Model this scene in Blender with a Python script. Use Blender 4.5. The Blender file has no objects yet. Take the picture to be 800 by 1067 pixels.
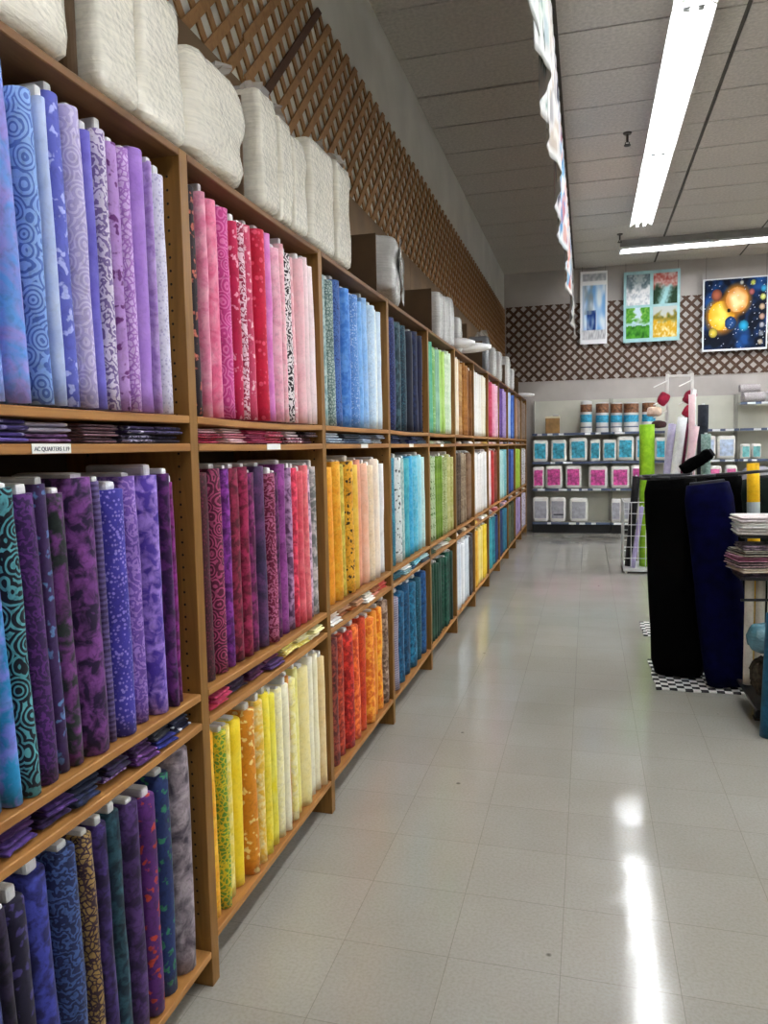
import bpy, bmesh, math, random
from mathutils import Vector, Matrix, noise
random.seed(7)
S = bpy.context.scene
COL = S.collection
R = random.uniform

# ---------------------------------------------------------------- camera, world, exposure
CAM_H = 1.4212; CAM_X = 0.9546
F_PX, PITCH, YAW, ROLL = 773.15, -0.0863, 0.2684, -0.0191
cam = bpy.data.objects.new('camera', bpy.data.cameras.new('camera')); COL.objects.link(cam)
cam.data.sensor_fit = 'HORIZONTAL'; cam.data.sensor_width = 36.0
cam.data.lens = F_PX / 800 * 36.0
cam.data.clip_start = 0.05
_fw = Vector((-math.sin(YAW)*math.cos(PITCH), math.cos(YAW)*math.cos(PITCH), math.sin(PITCH)))
_rt = Vector((math.cos(YAW), math.sin(YAW), 0)); _up = _rt.cross(_fw)
_r = _rt*math.cos(ROLL) + _up*math.sin(ROLL); _u = -_rt*math.sin(ROLL) + _up*math.cos(ROLL)
cam.matrix_world = Matrix(((_r.x, _u.x, -_fw.x, CAM_X), (_r.y, _u.y, -_fw.y, 0), (_r.z, _u.z, -_fw.z, CAM_H), (0, 0, 0, 1)))
S.camera = cam
w = bpy.data.worlds.new('world'); S.world = w; w.use_nodes = True
w.node_tree.nodes['Background'].inputs[0].default_value = (0.9, 0.95, 1, 1)
w.node_tree.nodes['Background'].inputs[1].default_value = 0.02
S.view_settings.view_transform = 'Standard'; S.view_settings.look = 'None'
S.view_settings.gamma = 1; S.view_settings.use_curve_mapping = False
S.view_settings.exposure = 1.85
TUBE = 12.0            # emission of the fluorescent tubes
S.cycles.use_denoising = True
S.cycles.max_bounces = 8
S.cycles.diffuse_bounces = 5

# ---------------------------------------------------------------- materials
def lin(c):
    if isinstance(c, str): c = [int(c[i:i+2], 16)/255 for i in (0, 2, 4)]
    return tuple(x/12.92 if x <= .04045 else ((x+.055)/1.055)**2.4 for x in c)
_mc = {}
def base_mat(name):
    m = bpy.data.materials.new(name); m.use_nodes = True
    nt = m.node_tree; b = nt.nodes['Principled BSDF']
    return m, nt, b
def N(nt, t, **kw):
    n = nt.nodes.new(t)
    for k, v in kw.items(): setattr(n, k, v)
    return n
def ramp(nt, fac, stops):
    r = N(nt, 'ShaderNodeValToRGB'); e = r.color_ramp.elements
    while len(e) < len(stops): e.new(.5)
    for i, (p, c) in enumerate(stops):
        e[i].position = p; e[i].color = (*lin(c), 1)
    nt.links.new(fac, r.inputs[0]); return r.outputs[0]
def plain(name, c, rough=.6, var=.12, scale=8., metal=0., bump=0., bscale=60., spec=.5, coat=0.):
    k = (name, c, rough)
    if k in _mc: return _mc[k]
    m, nt, b = base_mat(name)
    tc = N(nt, 'ShaderNodeTexCoord'); nz = N(nt, 'ShaderNodeTexNoise')
    nz.inputs['Scale'].default_value = scale; nz.inputs['Detail'].default_value = 4
    nt.links.new(tc.outputs['Object'], nz.inputs['Vector'])
    l = lin(c); sr = [int(c[i:i+2], 16)/255 for i in (0, 2, 4)]
    lo = [max(0, x*(1-var)) for x in sr]; hi = [min(1, x*(1+var)) for x in sr]
    nt.links.new(ramp(nt, nz.outputs[0], [(.3, lo), (.7, hi)]), b.inputs['Base Color'])
    b.inputs['Roughness'].default_value = rough; b.inputs['Metallic'].default_value = metal
    b.inputs['Specular IOR Level'].default_value = spec; b.inputs['Coat Weight'].default_value = coat
    if bump:
        n2 = N(nt, 'ShaderNodeTexNoise'); n2.inputs['Scale'].default_value = bscale
        nt.links.new(tc.outputs['Object'], n2.inputs['Vector'])
        bp = N(nt, 'ShaderNodeBump'); bp.inputs['Strength'].default_value = bump; bp.inputs['Distance'].default_value = .01
        nt.links.new(n2.outputs[0], bp.inputs['Height']); nt.links.new(bp.outputs[0], b.inputs['Normal'])
    _mc[k] = m; return m
def wood(name, c1, c2, axis='Y', rough=.5):
    if name in _mc: return _mc[name]
    m, nt, b = base_mat(name)
    tc = N(nt, 'ShaderNodeTexCoord'); mp = N(nt, 'ShaderNodeMapping')
    nt.links.new(tc.outputs['Object'], mp.inputs[0])
    sc = {'Y': (30, 2.2, 30), 'Z': (30, 30, 2.2), 'X': (2.2, 30, 30), 'D': (14, 14, 14)}[axis]
    mp.inputs['Scale'].default_value = sc
    nz = N(nt, 'ShaderNodeTexNoise'); nz.inputs['Scale'].default_value = 1; nz.inputs['Detail'].default_value = 6
    nz.inputs['Distortion'].default_value = .8
    nt.links.new(mp.outputs[0], nz.inputs['Vector'])
    nt.links.new(ramp(nt, nz.outputs[0], [(.3, c1), (.52, c2), (.75, c1)]), b.inputs['Base Color'])
    b.inputs['Roughness'].default_value = rough; b.inputs['Specular IOR Level'].default_value = .35
    _mc[name] = m; return m
def emis(name, c, s):
    m, nt, b = base_mat(name)
    b.inputs['Base Color'].default_value = (.9, .9, .9, 1)
    b.inputs['Emission Color'].default_value = (*lin(c), 1); b.inputs['Emission Strength'].default_value = s
    return m
_seed = [0]
def fabric(c1, c2, pat='plain', c3=None):
    """printed cotton; c1 ground, c2 print"""
    k = ('fab', c1, c2, pat)
    if k in _mc: return _mc[k]
    m, nt, b = base_mat('printed_cotton')
    L = nt.links.new
    tc = N(nt, 'ShaderNodeTexCoord'); mp = N(nt, 'ShaderNodeMapping')
    _seed[0] += 1
    mp.inputs['Location'].default_value = (_seed[0]*1.37 % 9, _seed[0]*2.11 % 7, _seed[0]*.73 % 5)
    L(tc.outputs['Object'], mp.inputs[0]); vec = mp.outputs[0]
    def noi(scale, detail=3, dist=0.):
        n = N(nt, 'ShaderNodeTexNoise'); n.inputs['Scale'].default_value = scale
        n.inputs['Detail'].default_value = detail; n.inputs['Distortion'].default_value = dist
        L(vec, n.inputs['Vector']); return n.outputs[0]
    def vor(scale, feat='F1', v=None, rnd=1.):
        n = N(nt, 'ShaderNodeTexVoronoi', feature=feat); n.inputs['Scale'].default_value = scale
        n.inputs['Randomness'].default_value = rnd
        L(v or vec, n.inputs['Vector']); return n.outputs[0]
    def math_(op, a, bb=None):
        n = N(nt, 'ShaderNodeMath', operation=op)
        for i, x in enumerate((a, bb)):
            if x is None: continue
            if isinstance(x, (int, float)): n.inputs[i].default_value = x
            else: L(x, n.inputs[i])
        return n.outputs[0]
    def warped(amt, scale=20):
        n = N(nt, 'ShaderNodeTexNoise'); n.inputs['Scale'].default_value = scale; L(vec, n.inputs['Vector'])
        a = N(nt, 'ShaderNodeVectorMath', operation='MULTIPLY_ADD'); L(n.outputs['Color'], a.inputs[0])
        a.inputs[1].default_value = (amt,)*3; L(vec, a.inputs[2]); return a.outputs[0]
    if pat == 'plain': out = ramp(nt, noi(22, 4), [(.35, c1), (.7, c2)])
    elif pat == 'marble': out = ramp(nt, noi(16, 5, 1.2), [(.36, c1), (.64, c2)])
    elif pat == 'mottle': out = ramp(nt, noi(38, 4, .6), [(.42, c1), (.6, c2)])
    elif pat == 'speck': out = ramp(nt, math_('ADD', vor(120), math_('MULTIPLY', noi(30), .5)), [(.5, c2), (.66, c1)])
    elif pat == 'dots': out = ramp(nt, vor(46, rnd=.55), [(.3, c2), (.38, c1)])
    elif pat == 'swirl':
        d = vor(27, v=warped(.01))
        out = ramp(nt, math_('ADD', math_('MULTIPLY', math_('SINE', math_('MULTIPLY', d, 30)), .5), .5), [(.5, c1), (.72, c2)])
    elif pat == 'floral':
        d = vor(42, v=warped(.035, 45))
        out = ramp(nt, math_('ADD', d, math_('MULTIPLY', noi(60), .25)), [(.38, c2), (.5, c1)])
    elif pat == 'leaf':
        d = vor(80, v=warped(.02, 35), feat='DISTANCE_TO_EDGE')
        out = ramp(nt, d, [(.07, c1), (.16, c2)])
    elif pat == 'vine':
        w_ = N(nt, 'ShaderNodeTexWave', wave_type='RINGS'); w_.inputs['Scale'].default_value = 15
        w_.inputs['Distortion'].default_value = 14; w_.inputs['Detail'].default_value = 2; w_.inputs['Detail Scale'].default_value = 3
        L(vec, w_.inputs['Vector']); out = ramp(nt, w_.outputs['Fac'], [(.5, c1), (.68, c2)])
    else:
        w_ = N(nt, 'ShaderNodeTexWave', bands_direction='Z'); w_.inputs['Scale'].default_value = 26
        w_.inputs['Distortion'].default_value = 2; L(vec, w_.inputs['Vector'])
        out = ramp(nt, w_.outputs['Fac'], [(.4, c1), (.6, c2)])
    if True:     # uneven batik dye and fine crackle
        mc = N(nt, 'ShaderNodeMix', data_type='RGBA', blend_type='MULTIPLY'); lum = sum(lin(c1))/3 + sum(lin(c2))/3
        mc.inputs[0].default_value = (.75 if pat != 'plain' else .45)*(1 if lum < .5 else .45)
        L(out, mc.inputs[6]); L(ramp(nt, noi(75, 5, .8), [(.32, 'b4b0b4'), (.52, 'ffffff')]), mc.inputs[7]); out = mc.outputs[2]
        mx = N(nt, 'ShaderNodeMix', data_type='RGBA', blend_type='SOFT_LIGHT'); mx.inputs[0].default_value = .75 if lum < .8 else .35
        L(out, mx.inputs[6]); L(noi(12, 4), mx.inputs[7]); out = mx.outputs[2]
    L(out, b.inputs['Base Color'])
    b.inputs['Roughness'].default_value = .72; b.inputs['Specular IOR Level'].default_value = .28
    b.inputs['Sheen Weight'].default_value = .08
    bp = N(nt, 'ShaderNodeBump'); bp.inputs['Strength'].default_value = .25; bp.inputs['Distance'].default_value = .004
    L(noi(50, 3, .5), bp.inputs['Height']); L(bp.outputs[0], b.inputs['Normal'])
    _mc[k] = m; return m
def plasticwrap(name, c, rough=.3, coat=1., zs=14.):
    """soft folded layers seen through crinkled clear wrap"""
    if name in _mc: return _mc[name]
    m, nt, b = base_mat(name); L = nt.links.new
    tc = N(nt, 'ShaderNodeTexCoord')
    def nz_(sc, det, dist, st):
        mp = N(nt, 'ShaderNodeMapping'); mp.inputs['Scale'].default_value = st; L(tc.outputs['Object'], mp.inputs[0])
        n = N(nt, 'ShaderNodeTexNoise'); n.inputs['Scale'].default_value = sc; n.inputs['Detail'].default_value = det; n.inputs['Distortion'].default_value = dist
        L(mp.outputs[0], n.inputs['Vector']); return n.outputs[0]
    layers = nz_(1, 2, .6, (7, 7, 95)); crink0 = nz_(1, 3, 1.4, (30, 30, 60))
    mpv = N(nt, 'ShaderNodeMapping'); mpv.inputs['Scale'].default_value = (55, 55, 85); L(tc.outputs['Object'], mpv.inputs[0])
    vo = N(nt, 'ShaderNodeTexVoronoi'); vo.inputs['Scale'].default_value = 1; L(mpv.outputs[0], vo.inputs['Vector'])
    ad = N(nt, 'ShaderNodeMath', operation='ADD'); L(crink0, ad.inputs[0]); L(vo.outputs[0], ad.inputs[1]); crink = ad.outputs[0]
    sr = [int(c[i:i+2], 16)/255 for i in (0, 2, 4)]
    L(ramp(nt, layers, [(.3, [x*.94 for x in sr]), (.6, sr)]), b.inputs['Base Color'])
    b.inputs['Roughness'].default_value = rough+.3; b.inputs['Coat Weight'].default_value = coat; b.inputs['Coat Roughness'].default_value = .08; b.inputs['Coat IOR'].default_value = 2.2
    bp = N(nt, 'ShaderNodeBump'); bp.inputs['Strength'].default_value = .3; bp.inputs['Distance'].default_value = .008
    L(layers, bp.inputs['Height']); L(bp.outputs[0], b.inputs['Normal'])
    b2 = N(nt, 'ShaderNodeBump'); b2.inputs['Strength'].default_value = 1.; b2.inputs['Distance'].default_value = .0065
    L(crink, b2.inputs['Height']); L(b2.outputs[0], b.inputs['Coat Normal'])
    _mc[name] = m; return m
def clear_plastic():
    if 'clear' in _mc: return _mc['clear']
    m, nt, b = base_mat('clear_plastic')
    b.inputs['Base Color'].default_value = (.9, .9, .88, 1); b.inputs['Roughness'].default_value = .12
    b.inputs['Alpha'].default_value = .5
    _mc['clear'] = m; return m
def art_mat():
    if 'art' in _mc: return _mc['art']
    m, nt, b = base_mat('printed_panel'); a = N(nt, 'ShaderNodeAttribute', attribute_name='print')
    nt.links.new(a.outputs['Color'], b.inputs['Base Color']); b.inputs['Roughness'].default_value = .8
    b.inputs['Specular IOR Level'].default_value = .2
    _mc['art'] = m; return m

# ---------------------------------------------------------------- mesh helpers
def obj(name, bm, mat, parent=None, smooth=False, loc=None):
    me = bpy.data.meshes.new(name)
    if isinstance(bm, bmesh.types.BMesh):
        bmesh.ops.recalc_face_normals(bm, faces=bm.faces[:]); bm.to_mesh(me); bm.free()
    else:
        me.from_pydata(bm[0], [], bm[1])
        if len(bm) > 2:
            for p, i in zip(me.polygons, bm[2]): p.material_index = i
    for m in (mat if isinstance(mat, (list, tuple)) else [mat]): me.materials.append(m)
    if smooth:
        for p in me.polygons: p.use_smooth = True
    o = bpy.data.objects.new(name, me); COL.objects.link(o)
    if parent: o.parent = parent
    if loc is not None: o.location = loc
    return o
def tag(o, label, cat, group=None, kind=None):
    if label: o['label'] = label
    if cat: o['category'] = cat
    if group: o['group'] = group
    if kind: o['kind'] = kind
    return o
def thing(name, label, cat, loc=(0, 0, 0), rz=0., group=None):
    o = bpy.data.objects.new(name, None); COL.objects.link(o); o.location = loc; o.rotation_euler = (0, 0, rz)
    o.empty_display_size = .05
    return tag(o, label, cat, group)
def box(bm, x0, x1, y0, y1, z0, z1, mi=0, bev=0.):
    v = [bm.verts.new((x, y, z)) for x in (x0, x1) for y in (y0, y1) for z in (z0, z1)]
    fs = [bm.faces.new([v[i] for i in q]) for q in ((0, 1, 3, 2), (4, 6, 7, 5), (0, 4, 5, 1), (2, 3, 7, 6), (0, 2, 6, 4), (1, 5, 7, 3))]
    for f in fs: f.material_index = mi
    if bev:
        es = list({e for f in fs for e in f.edges})
        bmesh.ops.bevel(bm, geom=es, offset=bev, segments=2, profile=.6, affect='EDGES')
    return fs
def bx(*a, **k):
    bm = bmesh.new(); box(bm, *a, **k); return bm
def tube(bm, a, b, r, n=8, r2=None, mi=0):
    a = Vector(a); b = Vector(b); d = (b-a).normalized()
    p = d.orthogonal().normalized(); q = d.cross(p); r2 = r if r2 is None else r2
    A = [bm.verts.new(a + (p*math.cos(t)+q*math.sin(t))*r) for t in [2*math.pi*i/n for i in range(n)]]
    B = [bm.verts.new(b + (p*math.cos(t)+q*math.sin(t))*r2) for t in [2*math.pi*i/n for i in range(n)]]
    for i in range(n): bm.faces.new((A[i], A[(i+1) % n], B[(i+1) % n], B[i])).material_index = mi
    bm.faces.new(A[::-1]).material_index = mi; bm.faces.new(B).material_index = mi
def tb(*a, **k):
    bm = bmesh.new(); tube(bm, *a, **k); return bm
def polytube(bm, pts, r, n=8):
    for i in range(len(pts)-1): tube(bm, pts[i], pts[i+1], r, n)
def soft_box(sx, sy, sz, n=9, power=5., crumple=.012, seed=0., freq=9., sag=0., sq=(1, 1, 1)):
    """pillowy package standing on z=0: superellipsoid box with noise"""
    bm = bmesh.new(); bmesh.ops.create_cube(bm, size=2); bmesh.ops.subdivide_edges(bm, edges=bm.edges[:], cuts=n, use_grid_fill=True)
    for v in bm.verts:
        c = v.co; m = max(abs(c.x), abs(c.y), abs(c.z))
        l = (abs(c.x)**power + abs(c.y)**power + abs(c.z)**power)**(1/power)
        d = c / l
        p = Vector((d.x*sx/2, d.y*sy/2, d.z*sz/2))
        nn = noise.noise_vector(Vector((p.x*freq+seed*3.1, p.y*freq+seed, p.z*freq*1.8)))
        n2 = noise.noise_vector(Vector((p.x*freq*2.7+seed, p.y*freq*2.7, p.z*freq*4+seed*2)))
        p += nn*crumple + n2*crumple*.5
        if sag: p.y *= 1 + sag*(.5 - (p.z/sz+.5))
        p.z += sz/2
        v.co = p
    mz = min(v.co.z for v in bm.verts)
    for v in bm.verts: v.co.z = max(0, (v.co.z-mz))
    return bm
def art(name, w, h, fn, parent=None, nx=40, ny=48, wave=None, axis='X', back=.004):
    """printed cloth panel facing -Y (axis X) or facing +X (axis Y), origin at lower left; fn(u,v)->sRGB"""
    vs, fs, cs = [], [], []
    for s in (0, 1):
        for j in range(ny+1):
            for i in range(nx+1):
                u, v = i/nx, j/ny; d = wave(u, v) if wave else 0.
                dd = d + (back if s else 0)
                vs.append((u*w, dd, v*h) if axis == 'X' else (-dd, u*w, v*h)); cs.append((*lin(fn(u, v)), 1))
        o0 = s*(nx+1)*(ny+1)
        for j in range(ny):
            for i in range(nx):
                a = o0 + j*(nx+1)+i; q = (a, a+1, a+nx+2, a+nx+1)
                fs.append(q if not s else q[::-1])
    o1 = (nx+1)*(ny+1)
    ring = [i for i in range(nx+1)] + [j*(nx+1)+nx for j in range(1, ny+1)] + [ny*(nx+1)+i for i in range(nx-1, -1, -1)] + [j*(nx+1) for j in range(ny-1, 0, -1)]
    for k in range(len(ring)):
        a, b = ring[k], ring[(k+1) % len(ring)]; fs.append((b, a, a+o1, b+o1))
    o = obj(name, (vs, fs), art_mat(), parent, smooth=bool(wave))
    at = o.data.color_attributes.new('print', 'FLOAT_COLOR', 'POINT')
    for i, c in enumerate(cs): at.data[i].color = c
    return o
def text_mesh(name, body, size, mat, parent, loc, rot):
    cu = bpy.data.curves.new('lettering', 'FONT'); cu.body = body; cu.size = size; cu.extrude = .0003
    t = bpy.data.objects.new('lettering_source', cu); COL.objects.link(t)
    dg = bpy.context.evaluated_depsgraph_get(); me = bpy.data.meshes.new_from_object(t.evaluated_get(dg))
    bpy.data.objects.remove(t); me.materials.clear(); me.materials.append(mat)
    o = bpy.data.objects.new(name, me); COL.objects.link(o); o.parent = parent; o.location = loc; o.rotation_euler = rot
    return o
ORD = ['first', 'second', 'third', 'fourth', 'fifth', 'sixth', 'seventh', 'eighth', 'ninth', 'tenth', 'eleventh', 'twelfth', 'thirteenth', 'fourteenth', 'fifteenth', 'sixteenth', 'seventeenth', 'eighteenth']

# ---------------------------------------------------------------- the room
ZC = 4.224; XW = -.385; YB = 12.61; XR = 9.0; YF = -4.0
def floor_mat():
    m, nt, b = base_mat('vinyl_tile'); L = nt.links.new
    g = N(nt, 'ShaderNodeNewGeometry'); mp = N(nt, 'ShaderNodeMapping'); mp.inputs['Location'].default_value = (-.585, -1.93, 0)
    L(g.outputs['Position'], mp.inputs[0])
    br = N(nt, 'ShaderNodeTexBrick'); br.offset = 0; br.squash = 1
    br.inputs['Scale'].default_value = 1; br.inputs['Brick Width'].default_value = .305; br.inputs['Row Height'].default_value = .305
    br.inputs['Mortar Size'].default_value = .0012; br.inputs['Mortar Smooth'].default_value = .2
    br.inputs['Color1'].default_value = (*lin('aba8a0'), 1); br.inputs['Color2'].default_value = (*lin('a6a39b'), 1); br.inputs['Mortar'].default_value = (*lin('918d85'), 1)
    L(mp.outputs[0], br.inputs['Vector'])
    n1 = N(nt, 'ShaderNodeTexNoise'); n1.inputs['Scale'].default_value = 110; n1.inputs['Detail'].default_value = 3; L(g.outputs['Position'], n1.inputs['Vector'])
    n2 = N(nt, 'ShaderNodeTexNoise'); n2.inputs['Scale'].default_value = 1.6; n2.inputs['Detail'].default_value = 5; L(g.outputs['Position'], n2.inputs['Vector'])
    mx = N(nt, 'ShaderNodeMix', data_type='RGBA', blend_type='MULTIPLY'); mx.inputs[0].default_value = 1
    L(br.outputs['Color'], mx.inputs[6]); L(ramp(nt, n1.outputs[0], [(.3, 'f2f0ec'), (.6, 'ffffff')]), mx.inputs[7])
    mx2 = N(nt, 'ShaderNodeMix', data_type='RGBA', blend_type='MULTIPLY'); mx2.inputs[0].default_value = .35
    L(mx.outputs[2], mx2.inputs[6]); L(ramp(nt, n2.outputs[0], [(.35, 'ddd8ce'), (.65, 'ffffff')]), mx2.inputs[7])
    # scattered scuffs
    v = N(nt, 'ShaderNodeTexVoronoi'); v.inputs['Scale'].default_value = 3.1; L(g.outputs['Position'], v.inputs['Vector'])
    mx3 = N(nt, 'ShaderNodeMix', data_type='RGBA', blend_type='MULTIPLY'); mx3.inputs[0].default_value = .7
    L(mx2.outputs[2], mx3.inputs[6]); L(ramp(nt, v.outputs[0], [(.02, '6a655c'), (.035, 'ffffff')]), mx3.inputs[7])
    L(mx3.outputs[2], b.inputs['Base Color'])
    rr = N(nt, 'ShaderNodeMapRange'); L(n2.outputs[0], rr.inputs[0]); rr.inputs[3].default_value = .07; rr.inputs[4].default_value = .14
    L(rr.outputs[0], b.inputs['Roughness']); b.inputs['Specular IOR Level'].default_value = .5
    bp = N(nt, 'ShaderNodeBump'); bp.inputs['Strength'].default_value = .06; bp.inputs['Distance'].default_value = .01
    n4 = N(nt, 'ShaderNodeTexNoise'); n4.inputs['Scale'].default_value = 9; L(g.outputs['Position'], n4.inputs['Vector'])
    L(n4.outputs[0], bp.inputs['Height']); L(bp.outputs[0], b.inputs['Normal'])
    return m
M_floor = floor_mat()
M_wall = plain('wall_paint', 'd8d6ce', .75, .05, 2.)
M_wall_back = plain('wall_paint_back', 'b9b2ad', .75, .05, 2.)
M_tile = plain('ceiling_tile', 'c6c0b8', .9, .06, 40., bump=.5, bscale=120., spec=.1)
M_joint = plain('ceiling_joint', '5f5a54', .9, .1)
def struct(name, bm, m):
    o = obj(name, bm, m); o['kind'] = 'structure'; return o
struct('floor', bx(XW-.1, XR, YF, YB+.1, -.08, 0), M_floor)
struct('wall_left', bx(XW-.12, XW, YF, YB+.1, 0, ZC+.05), M_wall)
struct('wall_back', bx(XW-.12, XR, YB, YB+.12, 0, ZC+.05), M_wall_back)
struct('wall_right', bx(XR, XR+.12, YF, YB+.1, 0, ZC+.05), M_wall)
struct('wall_front', bx(XW-.12, XR, YF-.12, YF, 0, ZC+.05), M_wall)
bm = bmesh.new()
box(bm, XW-.1, XR, YF, YB+.1, ZC+.012, ZC+.1, mi=1)
xs = [.73+1.22*k for k in range(-1, 8)]
y0 = 4.89 - .61*15
for i in range(len(xs)-1):
    for k in range(30):
        a, c = y0+.61*k, y0+.61*(k+1)
        if c < YF or a > YB: continue
        g = .008; gx = .016; tilt = .008 if (k == 17 and i == 0) else 0
        z = ZC + R(-.001, .002)
        v = [bm.verts.new(p) for p in ((max(xs[i]+gx, XW), max(a+g, YF), z-tilt), (min(xs[i+1]-gx, XR), max(a+g, YF), z-tilt), (min(xs[i+1]-gx, XR), min(c-g, YB), z), (max(xs[i]+gx, XW), min(c-g, YB), z))]
        q = [bm.verts.new((p.co.x, p.co.y, ZC+.014)) for p in v]
        bm.faces.new(v).material_index = 0
        for e in range(4): bm.faces.new((v[e], v[(e+1) % 4], q[(e+1) % 4], q[e])).material_index = 0
struct('ceiling', bm, [M_tile, M_joint])

# ---------------------------------------------------------------- fluorescent strip lights
M_ref = plain('white_reflector', 'e8e8e6', .45, .02)
M_house = plain('lamp_housing', '8b8882', .5, .05)
M_sock = plain('lamp_socket', '8c8c8a', .5, .03)
M_tube = emis('fluorescent_tube', 'f6faff', TUBE)
def strip_light(label, x, y, z, rz=0., L=2.42):
    t = thing('strip_light', label, 'ceiling light', (x, y, z), rz, 'fluorescent strip lights')
    # reflector: open trough seen from below, wings bent outward
    prof = [(-.132, .0), (-.07, .042), (-.05, .05), (.05, .05), (.07, .042), (.132, .0), (.134, .004), (.072, .047), (.05, .056), (-.05, .056), (-.072, .047), (-.134, .004)]
    vs = [(px, yy, pz) for yy in (-L/2, L/2) for px, pz in prof]; n = len(prof)
    fs = [(i, (i+1) % n, n+(i+1) % n, n+i) for i in range(n)] + [tuple(range(n))[::-1], tuple(range(n, 2*n))]
    obj('reflector', (vs, fs), M_ref, t)
    obj('housing', bx(-.05, .05, -L/2+.01, L/2-.01, .0565, ZC-z if ZC-z < .2 else .13, bev=.004), M_house, t)
    for sx in (-.042, .042):
        for hy in (-1, 1):
            obj('tube', tb((sx, hy*L/4-L/4+.06, .014), (sx, hy*L/4+L/4-.06, .014), .016, 10), M_tube, t, smooth=True)
    for yy in (-L/2+.012, 0, L/2-.012):
        for sx in (-.042, .042):
            obj('lamp_holder', bx(sx-.02, sx+.02, yy-.011, yy+.011, -.008, .045, bev=.003), M_sock, t)
    return t
rowname = ['over the aisle', 'in the row right of the aisle', 'in the far right row']
for r_, X in enumerate((1.585, 4.7, 7.6)):
    for k in range(5):
        yc = 8.90 - 2.44*k
        if r_ and k == 4: continue
        strip_light('white two-tube strip light %s, %s from the back wall' % (rowname[r_], ORD[k]), X, yc, 4.124)
for k in range(3):
    strip_light('white strip light crossing near the back wall, %s from the left' % ORD[k], 2.58+2.46*k, 11.12, 4.075, math.pi/2)
M_brass = plain('sprinkler_metal', '4a453e', .4, .1, metal=.7)
for i, (x, y) in enumerate(((1.29, 7.35), (1.36, 10.75))):
    t = thing('fire_sprinkler', ['dark fire sprinkler on the ceiling left of the long strip light', 'dark fire sprinkler on the ceiling by the crossing strip light'][i], 'sprinkler', (x, y, ZC), 0, 'ceiling sprinklers')
    obj('escutcheon', tb((0, 0, 0), (0, 0, -.012), .04, 14, .034), M_brass, t, smooth=False)
    obj('pipe', tb((0, 0, -.012), (0, 0, -.08), .011, 8), M_brass, t)
    bm = bmesh.new(); tube(bm, (-.016, 0, -.08), (-.016, 0, -.105), .004, 6); tube(bm, (.016, 0, -.08), (.016, 0, -.105), .004, 6); tube(bm, (0, 0, -.105), (0, 0, -.112), .03, 10)
    obj('deflector', bm, M_brass, t)

# ---------------------------------------------------------------- lattice panels
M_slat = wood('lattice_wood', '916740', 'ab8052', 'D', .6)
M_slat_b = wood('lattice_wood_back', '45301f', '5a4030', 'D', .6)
M_slat_d = wood('lattice_wood_dark', '4b2f22', '5e3d2a', 'D', .6)
def lattice(label, origin, along, depth, L, H, pitch=.1545, sw=.04, th=.008, dark=None, mat=None):
    """two crossed layers of diagonal slats, clipped to an L x H rectangle"""
    bm = bmesh.new(); along = Vector(along); depth = Vector(depth); up = Vector((0, 0, 1))
    half = sw/math.sqrt(2)
    def clip(poly):
        for f, lim, s in ((0, 0, 1), (0, L, -1), (1, 0, 1), (1, H, -1)):
            out = []
            for i in range(len(poly)):
                a, b = poly[i], poly[(i+1) % len(poly)]
                ia, ib = s*(a[f]-lim) >= 0, s*(b[f]-lim) >= 0
                if ia: out.append(a)
                if ia != ib:
                    t = (lim-a[f])/(b[f]-a[f]); out.append((a[0]+t*(b[0]-a[0]), a[1]+t*(b[1]-a[1])))
            poly = out
            if len(poly) < 3: return []
        return poly
    for lay, sgn in ((0, -1), (1, 1)):
        k0 = int(-H/pitch)-2; k1 = int((L+H)/pitch)+2
        for k in range(k0, k1):
            s0 = k*pitch
            poly = [(s0-half, 0), (s0+half, 0), (s0+half+H, H), (s0-half+H, H)] if sgn > 0 else [(s0-half, H), (s0+half, H), (s0+half+H, 0), (s0-half+H, 0)]
            poly = clip(poly)
            if not poly: continue
            o0 = depth*(th*lay + .0005)
            A = [bm.verts.new(along*p[0]+up*p[1]+o0) for p in poly]; B = [bm.verts.new(along*p[0]+up*p[1]+o0+depth*(th-.0005)) for p in poly]
            mi = 1 if (dark is not None and lay == 1 and k == dark) else 0
            n = len(poly)
            bm.faces.new(A).material_index = mi; bm.faces.new(B).material_index = mi
            for i in range(n): bm.faces.new((A[i], A[(i+1) % n], B[(i+1) % n], B[i])).material_index = mi
    o = obj('lattice_panel', bm, [mat or M_slat, M_slat_d], loc=origin)
    return tag(o, label, 'lattice', 'wooden wall lattice')
LN = ['brown diagonal lattice panel on the left wall above the nearest fabric shelves', 'brown diagonal lattice panel on the left wall above the pale battings and blue bolts', 'brown diagonal lattice panel on left wall, third of the run toward the back',
      'brown diagonal lattice panel on left wall, fourth of the run toward the back', 'brown diagonal lattice panel at far end of left wall, meeting the back corner']
ys = [.4, 2.85, 5.30, 7.75, 10.2, YB-.03]
for i in range(5):
    lattice(LN[i], (XW+.001, ys[i], 2.42), (0, 1, 0), (1, 0, 0), ys[i+1]-ys[i]-.004, 1.225, dark={1: -2}.get(i))
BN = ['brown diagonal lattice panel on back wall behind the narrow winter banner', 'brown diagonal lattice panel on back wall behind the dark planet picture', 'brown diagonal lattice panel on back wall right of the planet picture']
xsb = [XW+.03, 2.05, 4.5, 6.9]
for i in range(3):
    lattice(BN[i], (xsb[i], YB-.001, 2.46), (1, 0, 0), (0, -1, 0), xsb[i+1]-xsb[i]-.004, 1.225, pitch=.163, sw=.044, mat=M_slat_b)

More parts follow.
